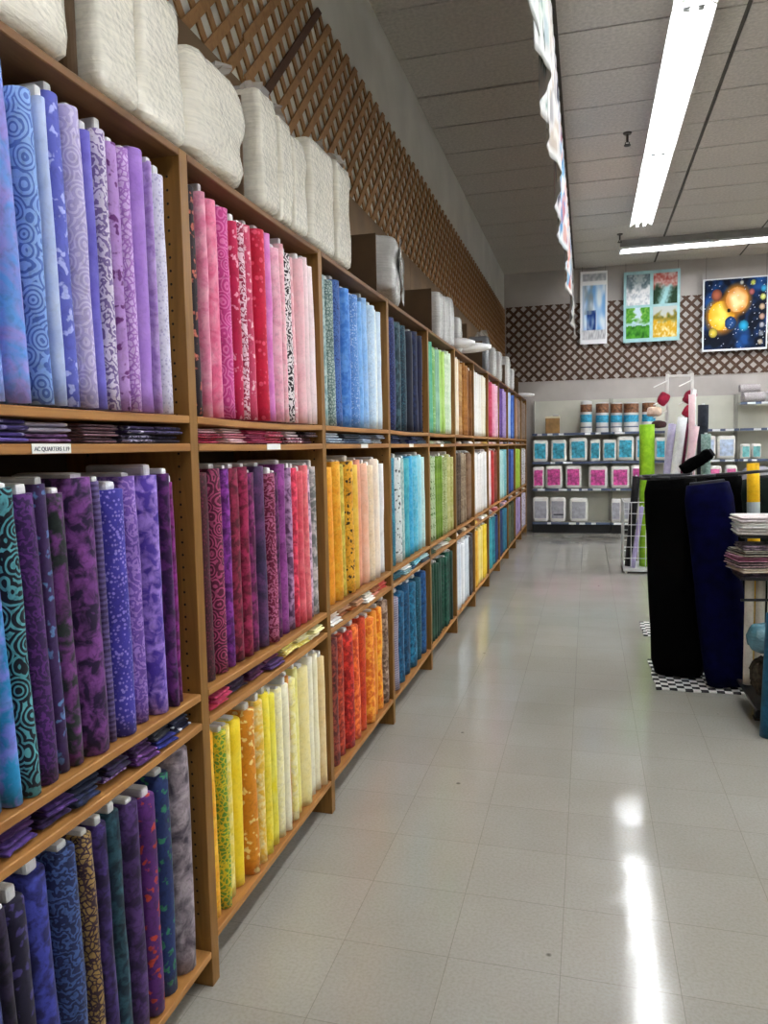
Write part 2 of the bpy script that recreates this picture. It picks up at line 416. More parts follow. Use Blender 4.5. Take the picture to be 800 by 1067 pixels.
# ---------------------------------------------------------------- shelving bays
Y1 = 1.704; W = .96; PW = .038
ZT, ZB_, ZCs, ZD, ZE, ZF = 2.153, 1.510, 1.441, .800, .723, .135
M_board = wood('shelf_pine', '94622f', 'b07c42', 'Y', .5)
M_topb = wood('top_board_wood', '6b4728', '835c36', 'Y', .55)
M_post = wood('post_pine', '74501f', '90662f', 'Z', .5)
M_back = plain('back_board', '4b3623', .85, .15, 3.)
M_hole = plain('peg_hole', '120d08', .95, .1)
M_card = plain('paper_label', 'f2f1ec', .6, .02)
M_ink = plain('label_ink', '5a5c66', .7, .05)
bay_desc = ['nearest bay', 'second bay', 'third bay', 'fourth bay', 'fifth bay', 'sixth bay', 'seventh bay', 'eighth bay', 'ninth bay', 'tenth bay', 'eleventh bay', 'twelfth bay']
bay_look = ['lilac, purple and navy bolts', 'pink, maroon and yellow bolts', 'pale blue, gold and orange bolts', 'navy, aqua and petrol bolts', 'green and forest bolts', 'brown and white bolts', 'cream bolts', 'cherry, red and gold bolts', 'purple and teal bolts', 'blue bolts', 'tan and lime bolts', 'last brown bolts by the back wall']
def post_bm(yr):
    bm = bmesh.new(); box(bm, -.37, 0, yr-PW, yr, 0, ZT+.0, bev=.002)
    for xx in (-.035, -.30):
        z = .2
        while z < 2.1:
            for s, yy in ((-1, yr-PW-.0006), (1, yr+.0006)):
                c = [bm.verts.new((xx+.0035*math.cos(a), yy, z+.0035*math.sin(a))) for a in [k*math.pi/3 for k in range(6)]]
                bm.faces.new(c).material_index = 1
            z += .032
    return bm
def shelf_bm(ya, yb, z, x0=-.365, x1=0.):
    bm = bmesh.new(); n = 6; sag = R(0, .006)
    rows = []
    for i in range(n+1):
        u = i/n; y = ya+(yb-ya)*u; dz = -sag*4*u*(1-u)
        rows.append([bm.verts.new((x, y, zz+dz)) for x, zz in ((x0, z-.019), (x1-.002, z-.019), (x1, z-.017), (x1, z-.002), (x1-.002, z), (x0, z))])
    for i in range(n):
        for k in range(6): bm.faces.new((rows[i][k], rows[i][(k+1) % 6], rows[i+1][(k+1) % 6], rows[i+1][k]))
    bm.faces.new(rows[0]); bm.faces.new(rows[-1][::-1])
    return bm
BAYS = []
for k in range(12):
    yl, yr = Y1+W*(k-1), Y1+W*k
    t = thing('shelf_bay', 'pine shelf bay, %s from the camera, holding %s' % (ORD[k], bay_look[k]), 'shelf', (0, yl, 0), 0, 'pine fabric shelving')
    def loc(bm):
        for v in bm.verts: v.co.y -= yl
        return bm
    obj('post', loc(post_bm(yr)), [M_post, M_hole], t)
    if k == 0: obj('post', loc(post_bm(yl)), [M_post, M_hole], t)
    zf = .10 if k == 0 else ZF
    shelves = []
    tbm = shelf_bm(yl+.0015, yr-PW-.0015, ZT); obj('top_board', loc(tbm), M_topb, t)
    for z in (ZB_, ZCs, ZD, ZE, zf):
        shelves.append(obj('shelf', loc(shelf_bm(yl+.0015, yr-PW-.0015, z)), M_board, t))
    obj('back_panel', loc(bx(-.372, -.366, yl+.002, yr-.002, .03, ZT-.003)), M_back, t)
    # paper price labels on the quarter shelf edge
    if k < 5:
        yy = {0: 1.165-yl, 1: .42+.05, 2: .5, 3: .45, 4: .4}[k]
        lb = obj('price_label', bx(.0005, .0015, yy-.052, yy+.052, ZCs-.0185, ZCs-.0005), M_card, shelves[1])
        lb['label'] = 'white paper label with grey lettering'
        if k == 0: text_mesh('lettering', 'AC QUARTERS 1.19', .0108, M_ink, lb, (.0018, yy-.046, ZCs-.0138), (math.pi/2, 0, math.pi/2))
    BAYS.append((yl, yr, t))

# ---------------------------------------------------------------- fabric bolts
M_core = plain('bolt_core', 'e4e4e4', .4, .06, 20.)
PAT = {'p': ('plain', 'solid'), 'm': ('marble', 'marbled'), 'o': ('mottle', 'mottled'), 's': ('speck', 'speckled'), 'd': ('dots', 'dotted'), 'w': ('swirl', 'spiral-print'), 'f': ('floral', 'floral'), 'l': ('leaf', 'leaf-print'), 'v': ('vine', 'vine-print'), 't': ('stripe', 'streaked')}
def bolt_geo(h, th, dp, seed):
    """wound fabric: oblong spiral section, standing on z=0, front at x=0, centred on y"""
    r = th/2; nf = 7; prof = []
    straight = dp-2*r
    for i in range(nf+1):
        a = -math.pi/2 + math.pi*i/nf; prof.append((-r + r*math.cos(a), r*math.sin(a)))
    for i in range(nf+1):
        a = math.pi/2 + math.pi*i/nf; prof.append((-r-straight + r*math.cos(a), r*math.sin(a)))
    # loose end of the fabric: a small step in the winding near the front
    n = len(prof); rows = 11
    seam = random.choice((2, 3, 4, 5)); vs, fs = [], []
    for j in range(rows):
        v = j/(rows-1); z = v*h
        k = 1 - .05*(1 if j in (0, rows-1) else 0)
        for i, (x, y) in enumerate(prof):
            b = .03*math.sin(v*5+seed)*r + noise.noise(Vector((x*20+seed, y*20, z*7)))*.0035
            st = (.0022 if i < seam + (1 if v > .5 else 0) else 0)
            nx = math.cos(math.atan2(y, x+r)) if x > -r else 0
            vs.append((x*k + (b+st)*(1 if nx > .2 else 0)*.8, y*k*.965 - abs(b)*.5*(1 if y > 0 else -1), z))
    for j in range(rows-1):
        for i in range(n):
            a, b_ = j*n+i, j*n+(i+1) % n; fs.append((a, b_, b_+n, a+n))
    fs.append(tuple(range(n))[::-1]); fs.append(tuple(range((rows-1)*n, rows*n)))
    return vs, fs
def core_geo(h, th, dp):
    bm = bmesh.new(); t = max(.018, th*.45)
    top = h + R(.006, .026)
    box(bm, -dp+th*.3, -th*.28, -t/2, t/2, h-.004, top, bev=t*.3)
    return bm
def add_bolt(c1, c2, pat, y, x, z, h, th, lean, label, dp=None, back=0.):
    dp = dp or R(.175, .205)
    o = obj('fabric_bolt', bolt_geo(h, th*.97, dp, R(0, 99)), fabric(c1, c2, PAT[pat][0]), smooth=True)
    o.location = (x, y, z); o.rotation_euler = (lean, back, 0)
    tag(o, label, 'fabric bolt', 'fabric bolts on the pine shelves')
    obj('core_board', core_geo(h, th, dp), M_core, o)
    return o
# compartments: "colour name,ground,print,pattern,relative width"
D = {}
D[0, 't'] = """pale lilac,a9a0dc,b8c2ee,m,1|powder blue,6f9bdc,88b4ea,m,1|sky blue,5b8ddb,9aa6ea,m,1.1|lilac-blue,5f9be4,9a90dc,m,1.5|navy scroll on blue,8fb2ea,5270c0,w,1.1|ice blue,b9c8ea,a9bbe6,p,.8|royal periwinkle,5f66c4,b4bcf0,f,1.15|greyed lilac,b2a8d6,cfc6e6,w,1.1|periwinkle,6b62c4,7a74d0,p,1.1|white and plum,d6cce0,7f6aa0,v,.75|lilac and plum,b78fd0,6b2f77,f,.8|orchid,a774c4,d4b4e4,l,.8|clear orchid,9f74cc,ad84d4,p,.95|pale orchid,a685c9,c4a8dd,o,.5|white lilac,d9d6e8,b7b3d2,s,.85"""
D[0, 'm'] = """aqua green,2a9ab0,5a6fb4,m,1.1|teal and blue,2383b8,4a52a4,m,1.2|turquoise,1f86bc,5a64a8,o,1.2|black and aqua,101422,58a0a8,w,.9|deep plum,30124a,55246f,v,1.15|steel and plum,3f2658,5f84b4,f,.9|dark moss plum,26302c,5a2a62,o,.7|aubergine,24103a,5f2f6c,o,1.5|smoky mauve,4a3a68,6a5a90,t,.5|indigo violet,4038a0,9a8cdc,s,1.15|lavender violet,6a4aa0,9a78c4,v,.95|violet,4c349c,a484d8,o,1.1|dark plum,331444,4f1c58,o,.55|magenta plum,5a1250,72206a,p,.7"""
D[0, 'b'] = """dark slate,1c1f3a,262a4a,p,1|slate navy,22264a,2c3158,p,1.1|slate blue,2a2e5c,343a6c,p,1.1|black plum,15101f,221a30,o,.6|inky violet,18132c,443a78,f,1|royal navy,20225f,2c3280,p,1.1|slate wave,232d58,46609a,v,1.05|brown mosaic,3a2434,a0824c,l,.6|dark violet,231640,33225a,p,.8|deep teal,122838,1c3e48,p,.8|dark aubergine,2a1840,3c2454,o,1|red and purple,52206a,c0402e,f,.95|peacock,1a2a5c,2c7a58,f,1|grey mauve,3c3440,a89aa0,m,1.1"""
D[1, 't'] = """black and coral,20121a,c86a58,f,1.0|rose blush,eaa8bc,d97898,m,.5|rose pink,e0628a,ee9ab4,m,1|magenta,c8408c,e078b0,w,.95|crimson,c21d50,f0a4bc,f,.7|berry white,e8c4d0,9c2448,v,.7|rose red,d2486c,f0b8c4,f,.7|cherry,c8143c,e85874,d,1|orchid pink,d878c4,e494d0,p,.8|pale pink,f2c0cc,e6a0b4,m,.9|pink,f0b0bc,f4ccd0,o,.5|black and white,f0e8e6,2c2024,v,.9|candy pink,f0b4bc,fadadd,f,.6|blush,f6ccd0,f2bcc4,p,.8|pale blush,f4d4d8,f8e0e0,p,.6|white pink,faeaea,f6dede,p,.7"""
D[1, 'm'] = """dark maroon,42101f,641c36,s,1.2|maroon pink,5a1434,b04872,w,1|violet plum,5a1c6a,742a84,p,.6|maroon,5a1226,7a1c38,o,.9|wine,6e1430,841c40,p,.7|plum wine,521440,6c1e54,o,.8|dusky violet,3c2c50,6a3c70,m,.9|raspberry,7a1c40,c06a8c,v,.8|dark plum,3a1238,5a2452,o,.6|orchid plum,7c2c7c,9c4898,m,1|grape grey,6a4468,9a7898,o,.5|red,c02440,d43c54,p,.7|coral red,d84858,e87078,m,.8|coral,e46a74,f08c8c,o,.6|mauve grey,8a6e84,b49aac,o,.7|sage grey,7a7c78,a49c98,o,.7"""
D[1, 'b'] = """yellow orange,f0a818,f8c840,m,.8|green and gold,d8c024,6a9830,l,.7|soft yellow,f2d858,fae890,o,.7|bright yellow,f6d418,f8dc3c,p,1.1|amber brown,d88a1c,f4dc90,f,1|gold cream,f0c440,faeaa8,o,.7|lemon yellow,f0d820,f6e858,m,.8|lemon,ecdc28,f4ec70,p,.8|butter cream,f4ecb4,f8f2cc,o,.7|ivory,f4eecc,faf6e0,p,.6|mustard and red,d8a838,b83c2c,m,.4|pale lemon,f2e890,faf4c0,o,.7|primrose,f4ea80,f6f0a4,p,.7|custard,f0e098,f4e8b0,p,1.4|cream white,f6f0d4,faf6e4,p,.7|cream,f4ecc8,f8f0d4,p,.6|buff,e8cc90,eed8a8,p,.7"""
D[2, 't'] = """sage teal,7fa0a0,b4c8c4,o,.7|grey green,56706c,a4b4ac,l,.9|navy on blue,4468ac,243c78,s,1|clear blue,3c78cc,5c94dc,o,1|soft blue,5c8cd0,a8c4e8,s,1|sky blue,6ca4e0,88bcee,m,.9|light sky,88b8ea,a4caf0,m,.8|white sky,c4dcf0,dceaf6,s,.8|white mint,dce8ea,eaf2f2,o,.7|pale blue,c8dcee,dceaf4,p,.8"""
D[2, 'm'] = """amber orange,f0981c,f8b030,m,1|amber,e89c18,f0b434,o,.9|olive amber,b8a034,dcc858,o,.8|black on amber,e8a828,3c2c10,f,1|gold,e8b838,f0cc60,p,.7|salmon,e8987c,f0ac90,p,.8|peach,f0b898,f4c8ac,p,.8|beige,ecd4b0,f0dcc0,o,.9|ivory peach,f4e0cc,f6e8d8,p,.8|cream,f4ead8,f8f0e4,p,.8|white grey,eae6e4,f4f2f0,p,.8"""
D[2, 'b'] = """brown maroon,5c2420,7c3428,o,1|brick,8c2c20,a83c24,o,.8|dark red,9c1c1c,b42c20,p,.9|orange red,d0481c,e06428,o,1|flame red,c83418,dc5424,m,.9|orange,e06c18,ea8428,o,1|amber flame,e47c18,f09c2c,m,.8|pumpkin,e87814,f08c24,p,.8|brown grey,6a5040,8c7868,o,.8"""
D[3, 't'] = """navy,141f58,3a4f8c,s,1|dark teal,1c3640,40606a,o,.8|teal navy,0c2c3c,2a5c68,s,1|black navy,080d20,10182e,p,.9|deep navy,0c1638,1c2c54,o,.9|ink,0d0d2c,15153c,p,.8"""
D[3, 'm'] = """teal blue,2c7c94,4c9cac,s,1|black and white,e0e4e0,303838,f,.9|grey mint,98b4b0,c4d8d0,o,.7|teal aqua,2c9cb0,54b8c4,m,.9|sky aqua,30a8d8,54bce0,p,.9|aqua,5cc0dc,84d0e4,o,.9|pale aqua,98dce8,b4e6ec,p,.7|mint white,c8e8e4,e4f4f0,s,.7"""
D[3, 'b'] = """mauve grey,7c7488,a49cac,t,.8|petrol,0e4468,1f6f98,o,1|deep petrol,0b3a5c,185c84,p,1|petrol blue,10506f,2480a4,o,1|teal petrol,0f4c60,2a7c90,s,1|blue petrol,124474,246098,p,.9"""
D[4, 't'] = """jade,4ca888,6cbc98,p,1|mint and green,7cb464,b4d89c,f,1|sage,84b49c,9cc4ac,p,1|lime,b0d868,c4e484,p,1|mint white,c4dcb8,dcead0,o,1|pale green,d0e0c8,e0ecd8,p,1"""
D[4, 'm'] = """green white,b4c8a0,587c44,f,1|olive green,6c9020,80a434,p,1|sage and olive,8c9c54,c4cc98,l,1|yellow sage,b4b464,ccc88c,o,1"""
D[4, 'b'] = """forest green,14402c,1e5238,s,1|deep forest,0e3828,164834,p,1|pine green,124434,1e5a44,o,1|dark spruce,0c3024,143e30,p,1"""
D[5, 't'] = """cream,f0e0c4,f4e8d4,p,1|tan brown,a87844,c4985c,o,1|golden brown,a06420,b87c34,o,1|brown,7c4c1c,946030,p,1"""
D[5, 'm'] = """brown black,4c3c30,7c6854,s,1|taupe,8c7860,a89478,o,1|warm brown,7c5c40,94745a,p,1"""
D[5, 'b'] = """blue white,d8e0ea,e8eef4,p,1|white,eaeef2,f4f6f8,p,1|white grey,d4dce4,e6ecf0,s,1|charcoal,4c4444,68605e,s,.8"""
D[6, 't'] = """white,f2efe8,f8f6f0,p,1|ivory white,f0ece0,f6f4ea,p,1|cream,efe6d0,f4eedd,p,1"""
D[6, 'm'] = """white,f4f2ee,faf8f6,p,1|soft white,efece8,f6f4f0,o,1|grey white,e4e2de,eeecea,p,1"""
D[6, 'b'] = """gold,e0a820,ecbc40,p,1|pale gold,f0d878,f4e294,p,1|yellow,f0cc20,f6dc48,p,1"""
D[7, 't'] = """cherry red,b41c3c,c82c4c,p,1|rose red,c43858,d85874,m,1|pink,e090ac,eaa8bc,p,1|pale pink,ecb8c8,f0c8d4,o,1"""
D[7, 'm'] = """pink white,f0d4d0,f6e4e0,p,1|red,b42424,c83434,p,1|brown red,7c3424,8c4430,p,1"""
D[7, 'b'] = """teal,2c98a4,44acb4,p,1|dark teal,1c7c8c,2c8c9c,o,1|navy,14285c,1c346c,p,1"""
D[8, 't'] = "purple,5c3c8c,7c58a8,s,1|lilac,9c84b8,b49ccc,o,1"
D[8, 'm'] = "pale aqua,a8d4d0,c4e4e0,p,1|aqua,6cb4b8,88c4c8,o,1"
D[8, 'b'] = "navy,14285c,1c346c,p,1|teal,1c6c84,2c7c94,p,1"
D[9, 't'] = "pale blue,b0c8e8,c4d8f0,p,1|blue,3c64b4,4c74c4,p,1"
D[9, 'm'] = "navy,1c3474,28448c,p,1|blue,3458a0,4468b0,p,1"
D[9, 'b'] = "olive,4c5434,5c6444,p,1|dark olive,3c4430,4c543c,p,1"
D[10, 't'] = "tan,a88468,b89478,s,1|taupe,847060,948070,p,1"
D[10, 'm'] = "lime,98b830,acc848,p,1"
D[10, 'b'] = "lilac,8c78a4,9c88b4,p,1"
D[11, 't'] = "brown grey,7c6858,8c7868,p,1"
D[11, 'm'] = "black white,d0ccd0,302830,f,1"
D[11, 'b'] = "lilac white,c4bccc,48404c,f,1"
ROWZ = {'t': (ZB_, .575), 'm': (ZD, .56), 'b': (ZF, .515)}
RW = {'t': 'top', 'm': 'middle', 'b': 'bottom'}
LEAN = {(0, 't'): (.004, .055), (0, 'm'): (.008, .065), (0, 'b'): (.0, .08), (1, 't'): (.03, .012), (1, 'm'): (.014, .008), (1, 'b'): (.014, .008)}
EDGE = {'t': [.985, 1.045, 1.102, 1.161, 1.209, 1.239, 1.289, 1.341, 1.38, 1.422, 1.462, 1.498, 1.563, 1.58, 1.631],      # right edges of the nearest bay's bolts
        'm': [.99, 1.03, 1.068, 1.113, 1.171, 1.204, 1.246, 1.329, 1.354, 1.428, 1.493, 1.556, 1.587, 1.612],
        'b': [.935, .97, 1.008, 1.036, 1.091, 1.158, 1.225, 1.265, 1.31, 1.36, 1.416, 1.477, 1.55, 1.645]}
stuff = []
for k in range(12):
    yl, yr, _t = BAYS[k]; a, b = yl+.004, yr-PW-.004
    for row in 'tmb':
        ents = [e.split(',') for e in D[k, row].split('|')]
        for e in ents:                                   # hand-dyed mottling on the deep colours
            if k < 4 and (k, row) != (1, 'b') and row != 't' and e[3] == 'p' and sum(lin(e[1])) < 1.3: e[3] = 'o'
            if k < 4 and row != 't' and (k, row) != (3, 'b') and e[3] == 'o' and sum(lin(e[2])) < 1.2:
                e[2] = ''.join('%02x' % min(255, int(int(e[2][q:q+2], 16)*1.25+8)) for q in (0, 2, 4))
        if k >= 4:       # repeat each colour as runs of neighbouring bolts
            want = 12 if k < 8 else 12
            reps = want/len(ents); ents = [e for e in ents for _ in range(max(1, round(reps)))]
        wsum = sum(float(e[4]) for e in ents)
        ln = LEAN.get((k, row), (.015, .015))
        z, hh = ROWZ[row]; z = (.10 if (k == 0 and row == 'b') else z)
        span = (b-a) - (.05 if k >= 2 else .02) - (0 if k == 0 else hh*math.tan(ln[1])*.9)
        if k == 0: span += .0
        y = b - .004
        n = len(ents)
        for i in range(n-1, -1, -1):
            name, c1, c2, pat, wd = ents[i]
            th = float(wd)/wsum*span
            if k == 0:
                E_ = EDGE[row]; j_ = n-1-i
                y = E_[-1-j_]; th = (y - E_[-2-j_]) if j_ < len(E_)-1 else .05
            u = (n-1-i)/max(1, n-1)
            if (k, row) == (0, 'b'): hh = .55
            lean = ln[0] + (ln[1]-ln[0])*u
            h = hh*R(.96, 1.02)
            if (k, row) == (0, 'b') and i == n-1: h = .575
            yc = y - th/2 + 0
            y -= th
            z_ = z + .0025 + th/2*math.sin(lean)
            x = -.012 + R(-.012, .006)
            if k < 8:
                pos = (ORD[n-1-i]+' from right') if k == 0 else (ORD[i]+' from left')
                pos = pos if pos[:5] != 'first' else ('rightmost' if k == 0 else 'leftmost')
                add_bolt(c1, c2, pat, yc, x, z_, h, th*.985, lean, '%s %s cotton bolt, %s in %s row of %s' % (name, PAT[pat][1], pos, RW[row], bay_desc[k]))
            else:
                vs, fs = bolt_geo(h, th*.97, .19, R(0, 99))
                stuff.append(([(x+p[0], yc+p[1], z_+p[2]) for p in vs], fs, fabric(c1, c2, PAT[pat][0])))
vs, fs, mi, ms = [], [], [], []
for v_, f_, m_ in stuff:
    o0 = len(vs); vs += v_; fs += [tuple(i+o0 for i in f) for f in f_]
    if m_ not in ms: ms.append(m_)
    mi += [ms.index(m_)]*len(f_)
o = obj('fabric_bolts', (vs, fs, mi), ms, smooth=True)
tag(o, 'distant mixed fabric bolts filling the last four shelf bays near the back wall', 'fabric bolts', None, 'stuff')

# ---------------------------------------------------------------- folded fat quarters on the narrow shelves
def folded(w, d, h, seed):
    """a folded piece of cloth: two plump layers with rounded folds"""
    bm = bmesh.new(); lay = 2; lh = h/lay
    U = (0, .025, .09, .3, .6, .85, .97, 1); HZ = {0: .16, 1: .16, .025: .38, .97: .38, .09: .475, .85: .475}
    V = (0, .02, .07, .25, .5, .75, .93, .98, 1); HV = {0: .16, 1: .16, .02: .38, .98: .38, .07: .475, .93: .475}
    q = len(U); ny = len(V)-1
    for l in range(lay):
        top, bot = [], []
        for sg, arr in ((1, top), (-1, bot)):
            for v in V:
                for u in U:
                    hh = min(HZ.get(u, .485), HV.get(v, .485))
                    wob = .0012*noise.noise(Vector((u*2.5+seed, v*3, l*4)))
                    arr.append(bm.verts.new((-d + u*d*(1-.03*l) + .006*noise.noise(Vector((v*3+seed, l, 1)))*u, (v-.5)*w*(1-.03*l) + .004*noise.noise(Vector((u*3, l, seed))), lh*(l+.5+sg*hh) + max(wob, 0)*(1 if l else 0))))
        for j in range(ny):
            for i in range(q-1):
                a = j*q+i
                bm.faces.new((top[a], top[a+1], top[a+q+1], top[a+q])); bm.faces.new((bot[a], bot[a+q], bot[a+q+1], bot[a+1]))
        ring = [i for i in range(q)] + [j*q+q-1 for j in range(1, ny+1)] + [ny*q+i for i in range(q-2, -1, -1)] + [j*q for j in range(ny-1, 0, -1)]
        for k_ in range(len(ring)):
            a, b_ = ring[k_], ring[(k_+1) % len(ring)]; bm.faces.new((top[a], bot[a], bot[b_], top[b_]))
    return bm
# (bay,row): stacks left to right, each a list of colours bottom to top
Q = {}
Q[0, 'c'] = [['violet:5c4a9c:b8b0d8:f', 'dark violet:3a2c6c:8c84b8:f'], ['plum:5c3460:8c6498:o', 'pale grey lilac:b4aac4:d4cedd:p'], ['rose brown:6a4854:8c6874:o', 'dusky rose:7c5664:9a7884:p', 'mauve brown:846270:a08490:o'], ['black violet:241a38:a8a0c0:v', 'dark purple:322250:dcd8ea:f'], ['dark plum:2a1c3c:6c5c88:s', 'ink violet:221a38:54487c:l']]
Q[0, 'e'] = [['violet:3c2464:5c3c8c:o', 'plum:3c1c50:5c3470:p'], ['dark plum:301c48:4c3068:o', 'purple:44246c:64408c:f'], ['ink navy:141a34:2a3460:o', 'dark navy:121830:1e2848:p'], ['purple print:5c2c8c:c8a8dc:l', 'black plum:1c1430:3c2858:o'], ['plum violet:4c2060:8c58a8:f', 'deep plum:381848:5c3474:o'], ['royal blue:1c2070:343c98:p', 'dark grey:24242c:3c3c48:o'], ['navy dotted:1a1e40:d8dcea:d', 'black blue:14182c:2c3450:o']]
Q[1, 'c'] = [['crimson:b01c44:d04c70:o', 'crimson print:b8204c:f0b0c0:s', 'pale rose:e8b0bc:f4d0d4:p'], ['pale pink:f0c4cc:f8dce0:f', 'rose pink:dc8498:eca8b4:o', 'pink white:f4d8dc:faeaea:p'], ['dark pink:b03060:c8507c:o', 'magenta:a82860:e090b4:f', 'crimson pink:c03060:d86088:p'], ['red pink:c43458:e07890:o', 'rose:d85878:eca0b0:f'], ['wine print:7c2040:e8ccd4:v', 'white pink:f0dce0:f8ecee:p'], ['dark wine:4c1c30:7c4458:o', 'black rose:301c24:8c6470:s']]
Q[1, 'e'] = [['pink red:d02850:e45878:p', 'dark rose:a82048:c84068:o'], ['black plum:28182c:44304c:o', 'dark grape:341c3c:54345c:p'], ['wine violet:541c44:7c3c6c:o', 'plum:4c1c48:6c3468:f'], ['dark violet:3c2050:5c3878:p', 'plum red:5c1c3c:7c3458:o'], ['mustard:d0a030:e0b850:p', 'yellow print:e8d060:f8f0b0:l', 'lemon:f0e470:f8f0a0:p'], ['yellow:ecd858:f4e890:o', 'pale lemon:f4ecb0:faf4d0:p'], ['cream:f2e8c0:f8f2dc:p', 'light yellow:f4eca0:faf6c8:p']]
Q[2, 'c'] = [['grey blue:8494ac:b4c0d0:o', 'white blue:d4dce8:e8eef4:f'], ['dark blue:3c5078:7c90b8:f', 'black blue:202838:54647c:s'], ['light blue:a4bcd8:c8d8ec:p', 'slate:54647c:94a4bc:f'], ['pale grey:c0c8d0:dce2e8:o', 'grey:848c98:b4bcc8:p']]
Q[2, 'e'] = [['white:e8e4e0:f6f4f2:p', 'pale peach:f0dccc:f8ece0:o'], ['rust:b8683c:d08c5c:o', 'peach:dca880:ecc4a0:p'], ['orange:d8702c:e89050:o', 'tan:b88058:d0a07c:p'], ['white cream:f0ece4:faf8f4:p', 'ivory:ece4d4:f6f0e6:o'], ['salmon:e0846c:eca890:p', 'brown orange:a8582c:c47844:o'], ['red:c83030:dc5048:p', 'coral red:d84840:e87064:p']]
Q[3, 'c'] = [['navy:1c2c64:4c5c94:f', 'dark navy:142048:34446c:o'], ['black navy:101830:303c5c:o', 'ink:181c3c:3c4468:p'], ['blue navy:243478:4c60a4:o', 'navy print:1c2850:a4b0d0:f'], ['teal navy:1c3c54:3c6078:p', 'slate navy:2c3850:58688c:o']]
Q[3, 'e'] = [['teal:2c7888:549cac:p', 'dark teal:1c5464:3c7888:o'], ['grey teal:688c94:9cb8bc:o', 'white:e4e8e8:f2f4f4:p'], ['petrol:1c5884:3c78a0:p', 'aqua:5cb0c4:8cccd8:o'], ['black grey:2c3438:54606a:o', 'pale aqua:a8d0d8:c8e4e8:p']]
pal = {4: ['sage:8ca47c:b4c49c', 'white:e8e8e0:f4f4ee', 'grey:8c948c:b4bab4', 'forest:2c4c38:486c54'], 5: ['brown:6c5038:907050', 'cream:ece0cc:f6eee0', 'black brown:34281e:584838', 'white:ebeef0:f5f6f8'], 6: ['cream:efe6d4:f6f0e4', 'white:f0eeea:f8f6f4', 'rust:a86038:c48058', 'gold:d4ac3c:e4c464'],
       7: ['pink:e8b4c0:f2ccd4', 'red:b43038:cc5058', 'blush:f2d8d8:f8e8e8', 'grey:7c7c80:9c9ca0'], 8: ['lilac:b4a0cc:ccbcdc', 'pink:ecc4d0:f4dae2', 'slate:5c6474:7c8494'], 9: ['white:e6e8ee:f2f4f8', 'blue:5474b0:7c98c8', 'pink:eac8d0:f4dce2'], 10: ['tan:b09478:c8ac94', 'white:eae8e4:f4f2f0', 'grey:6c6c70:8c8c90'], 11: ['white:e8e6e4:f2f0ee', 'brown:78604c:94806c', 'grey:84848a:a4a4aa']}
for k, ps in pal.items():
    for row in 'ce':
        Q[k, row] = [[p+':p'] for p in (ps if row == 'c' else ps[::-1])]
LAY = ['bottom', 'middle', 'top']
for (k, row), stacks in Q.items():
    yl, yr, _t = BAYS[k]; z0 = (ZCs if row == 'c' else ZE)
    n = len(stacks); lo = yl+.02 if k else 1.0; hi = yr-PW-.02
    step = (hi-lo)/n
    for i, st in enumerate(stacks):
        z = z0+.001
        yy = lo + (i+.5)*step + R(-.01, .01)
        for j, s in enumerate(st):
            nm, c1, c2, pt = s.split(':')
            wd = min(step*.90, .21)*R(.84, .97); h = R(.0122, .0138) if len(st) > 2 else R(.018, .0215)
            o = obj('folded_fabric', folded(wd, R(.2, .24), h, R(0, 50)), fabric(c1, c2, PAT[pt][0]), smooth=True)
            o.location = (-.012+R(-.015, .012 if row == 'c' else .02), yy+R(-.006, .006), z)
            o.rotation_euler = (0, 0, R(-.09, .09))
            z += h*1.03 + .0006
            ly = '' if len(st) == 1 else ('%s of ' % ({2: ['bottom', 'top'], 3: LAY}[len(st)][j]))
            tag(o, '%s folded fabric, %s%s stack on %s narrow shelf, %s' % (nm, ly, ORD[i], 'upper' if row == 'c' else 'lower', bay_desc[k]), 'folded fabric', 'folded fabric on the narrow shelves')

# ---------------------------------------------------------------- storage above the shelves: backing boards, dividers, battings
M_hard = plain('brown_hardboard', '7a6248', .8, .1, 4.)
M_hard2 = plain('brown_cardboard', '6a543d', .85, .12, 4.)
yb_ = [.75, 3.2, 5.65, 8.1, 10.5, 12.2]
for i in range(5):
    o = obj('backing_board', bx(-.362, -.356, 0, yb_[i+1]-yb_[i]-.004, 0, .70, bev=.001), M_hard, loc=(0, yb_[i], ZT+.0005))
    tag(o, 'brown hardboard backing above the shelves below the lattice, %s from camera' % ORD[i], 'board', 'brown boards behind the battings')
DV = [(1.325, .62), (2.095, .31), (3.545, .30), (4.87, .30), (6.35, .30), (7.30, .28), (9.35, .26), (11.2, .26)]
for i, (y, h) in enumerate(DV):
    t = obj('divider_panel', bx(-.352, -.035, -.004, .004, 0, h, bev=.001), M_hard2, loc=(0, y, ZT+.0005))
    tag(t, 'upright brown cardboard divider on top of the shelves, %s from the camera' % ORD[i], 'divider', 'dividers above the shelves')
# curled strip of cardboard on the nearest divider
bm = bmesh.new()
for s in range(8):
    a0, a1 = math.pi*s/8, math.pi*(s+1)/8
    for e in (0,):
        v = [bm.verts.new((-.03+.018*math.sin(a), .022*math.cos(a)-.018, z)) for a, z in ((a0, .0), (a1, .0), (a1, .6), (a0, .6))]
        u = [bm.verts.new((-.03+.014*math.sin(a), .018*math.cos(a)-.018, z)) for a, z in ((a0, .0), (a1, .0), (a1, .6), (a0, .6))]
        bm.faces.new(v); bm.faces.new(u[::-1]); bm.faces.new((v[3], v[2], u[2], u[3])); bm.faces.new((v[1], v[0], u[0], u[1]))
obj('curled_edge', bm, M_hard2, bpy.data.objects['divider_panel'], smooth=True)

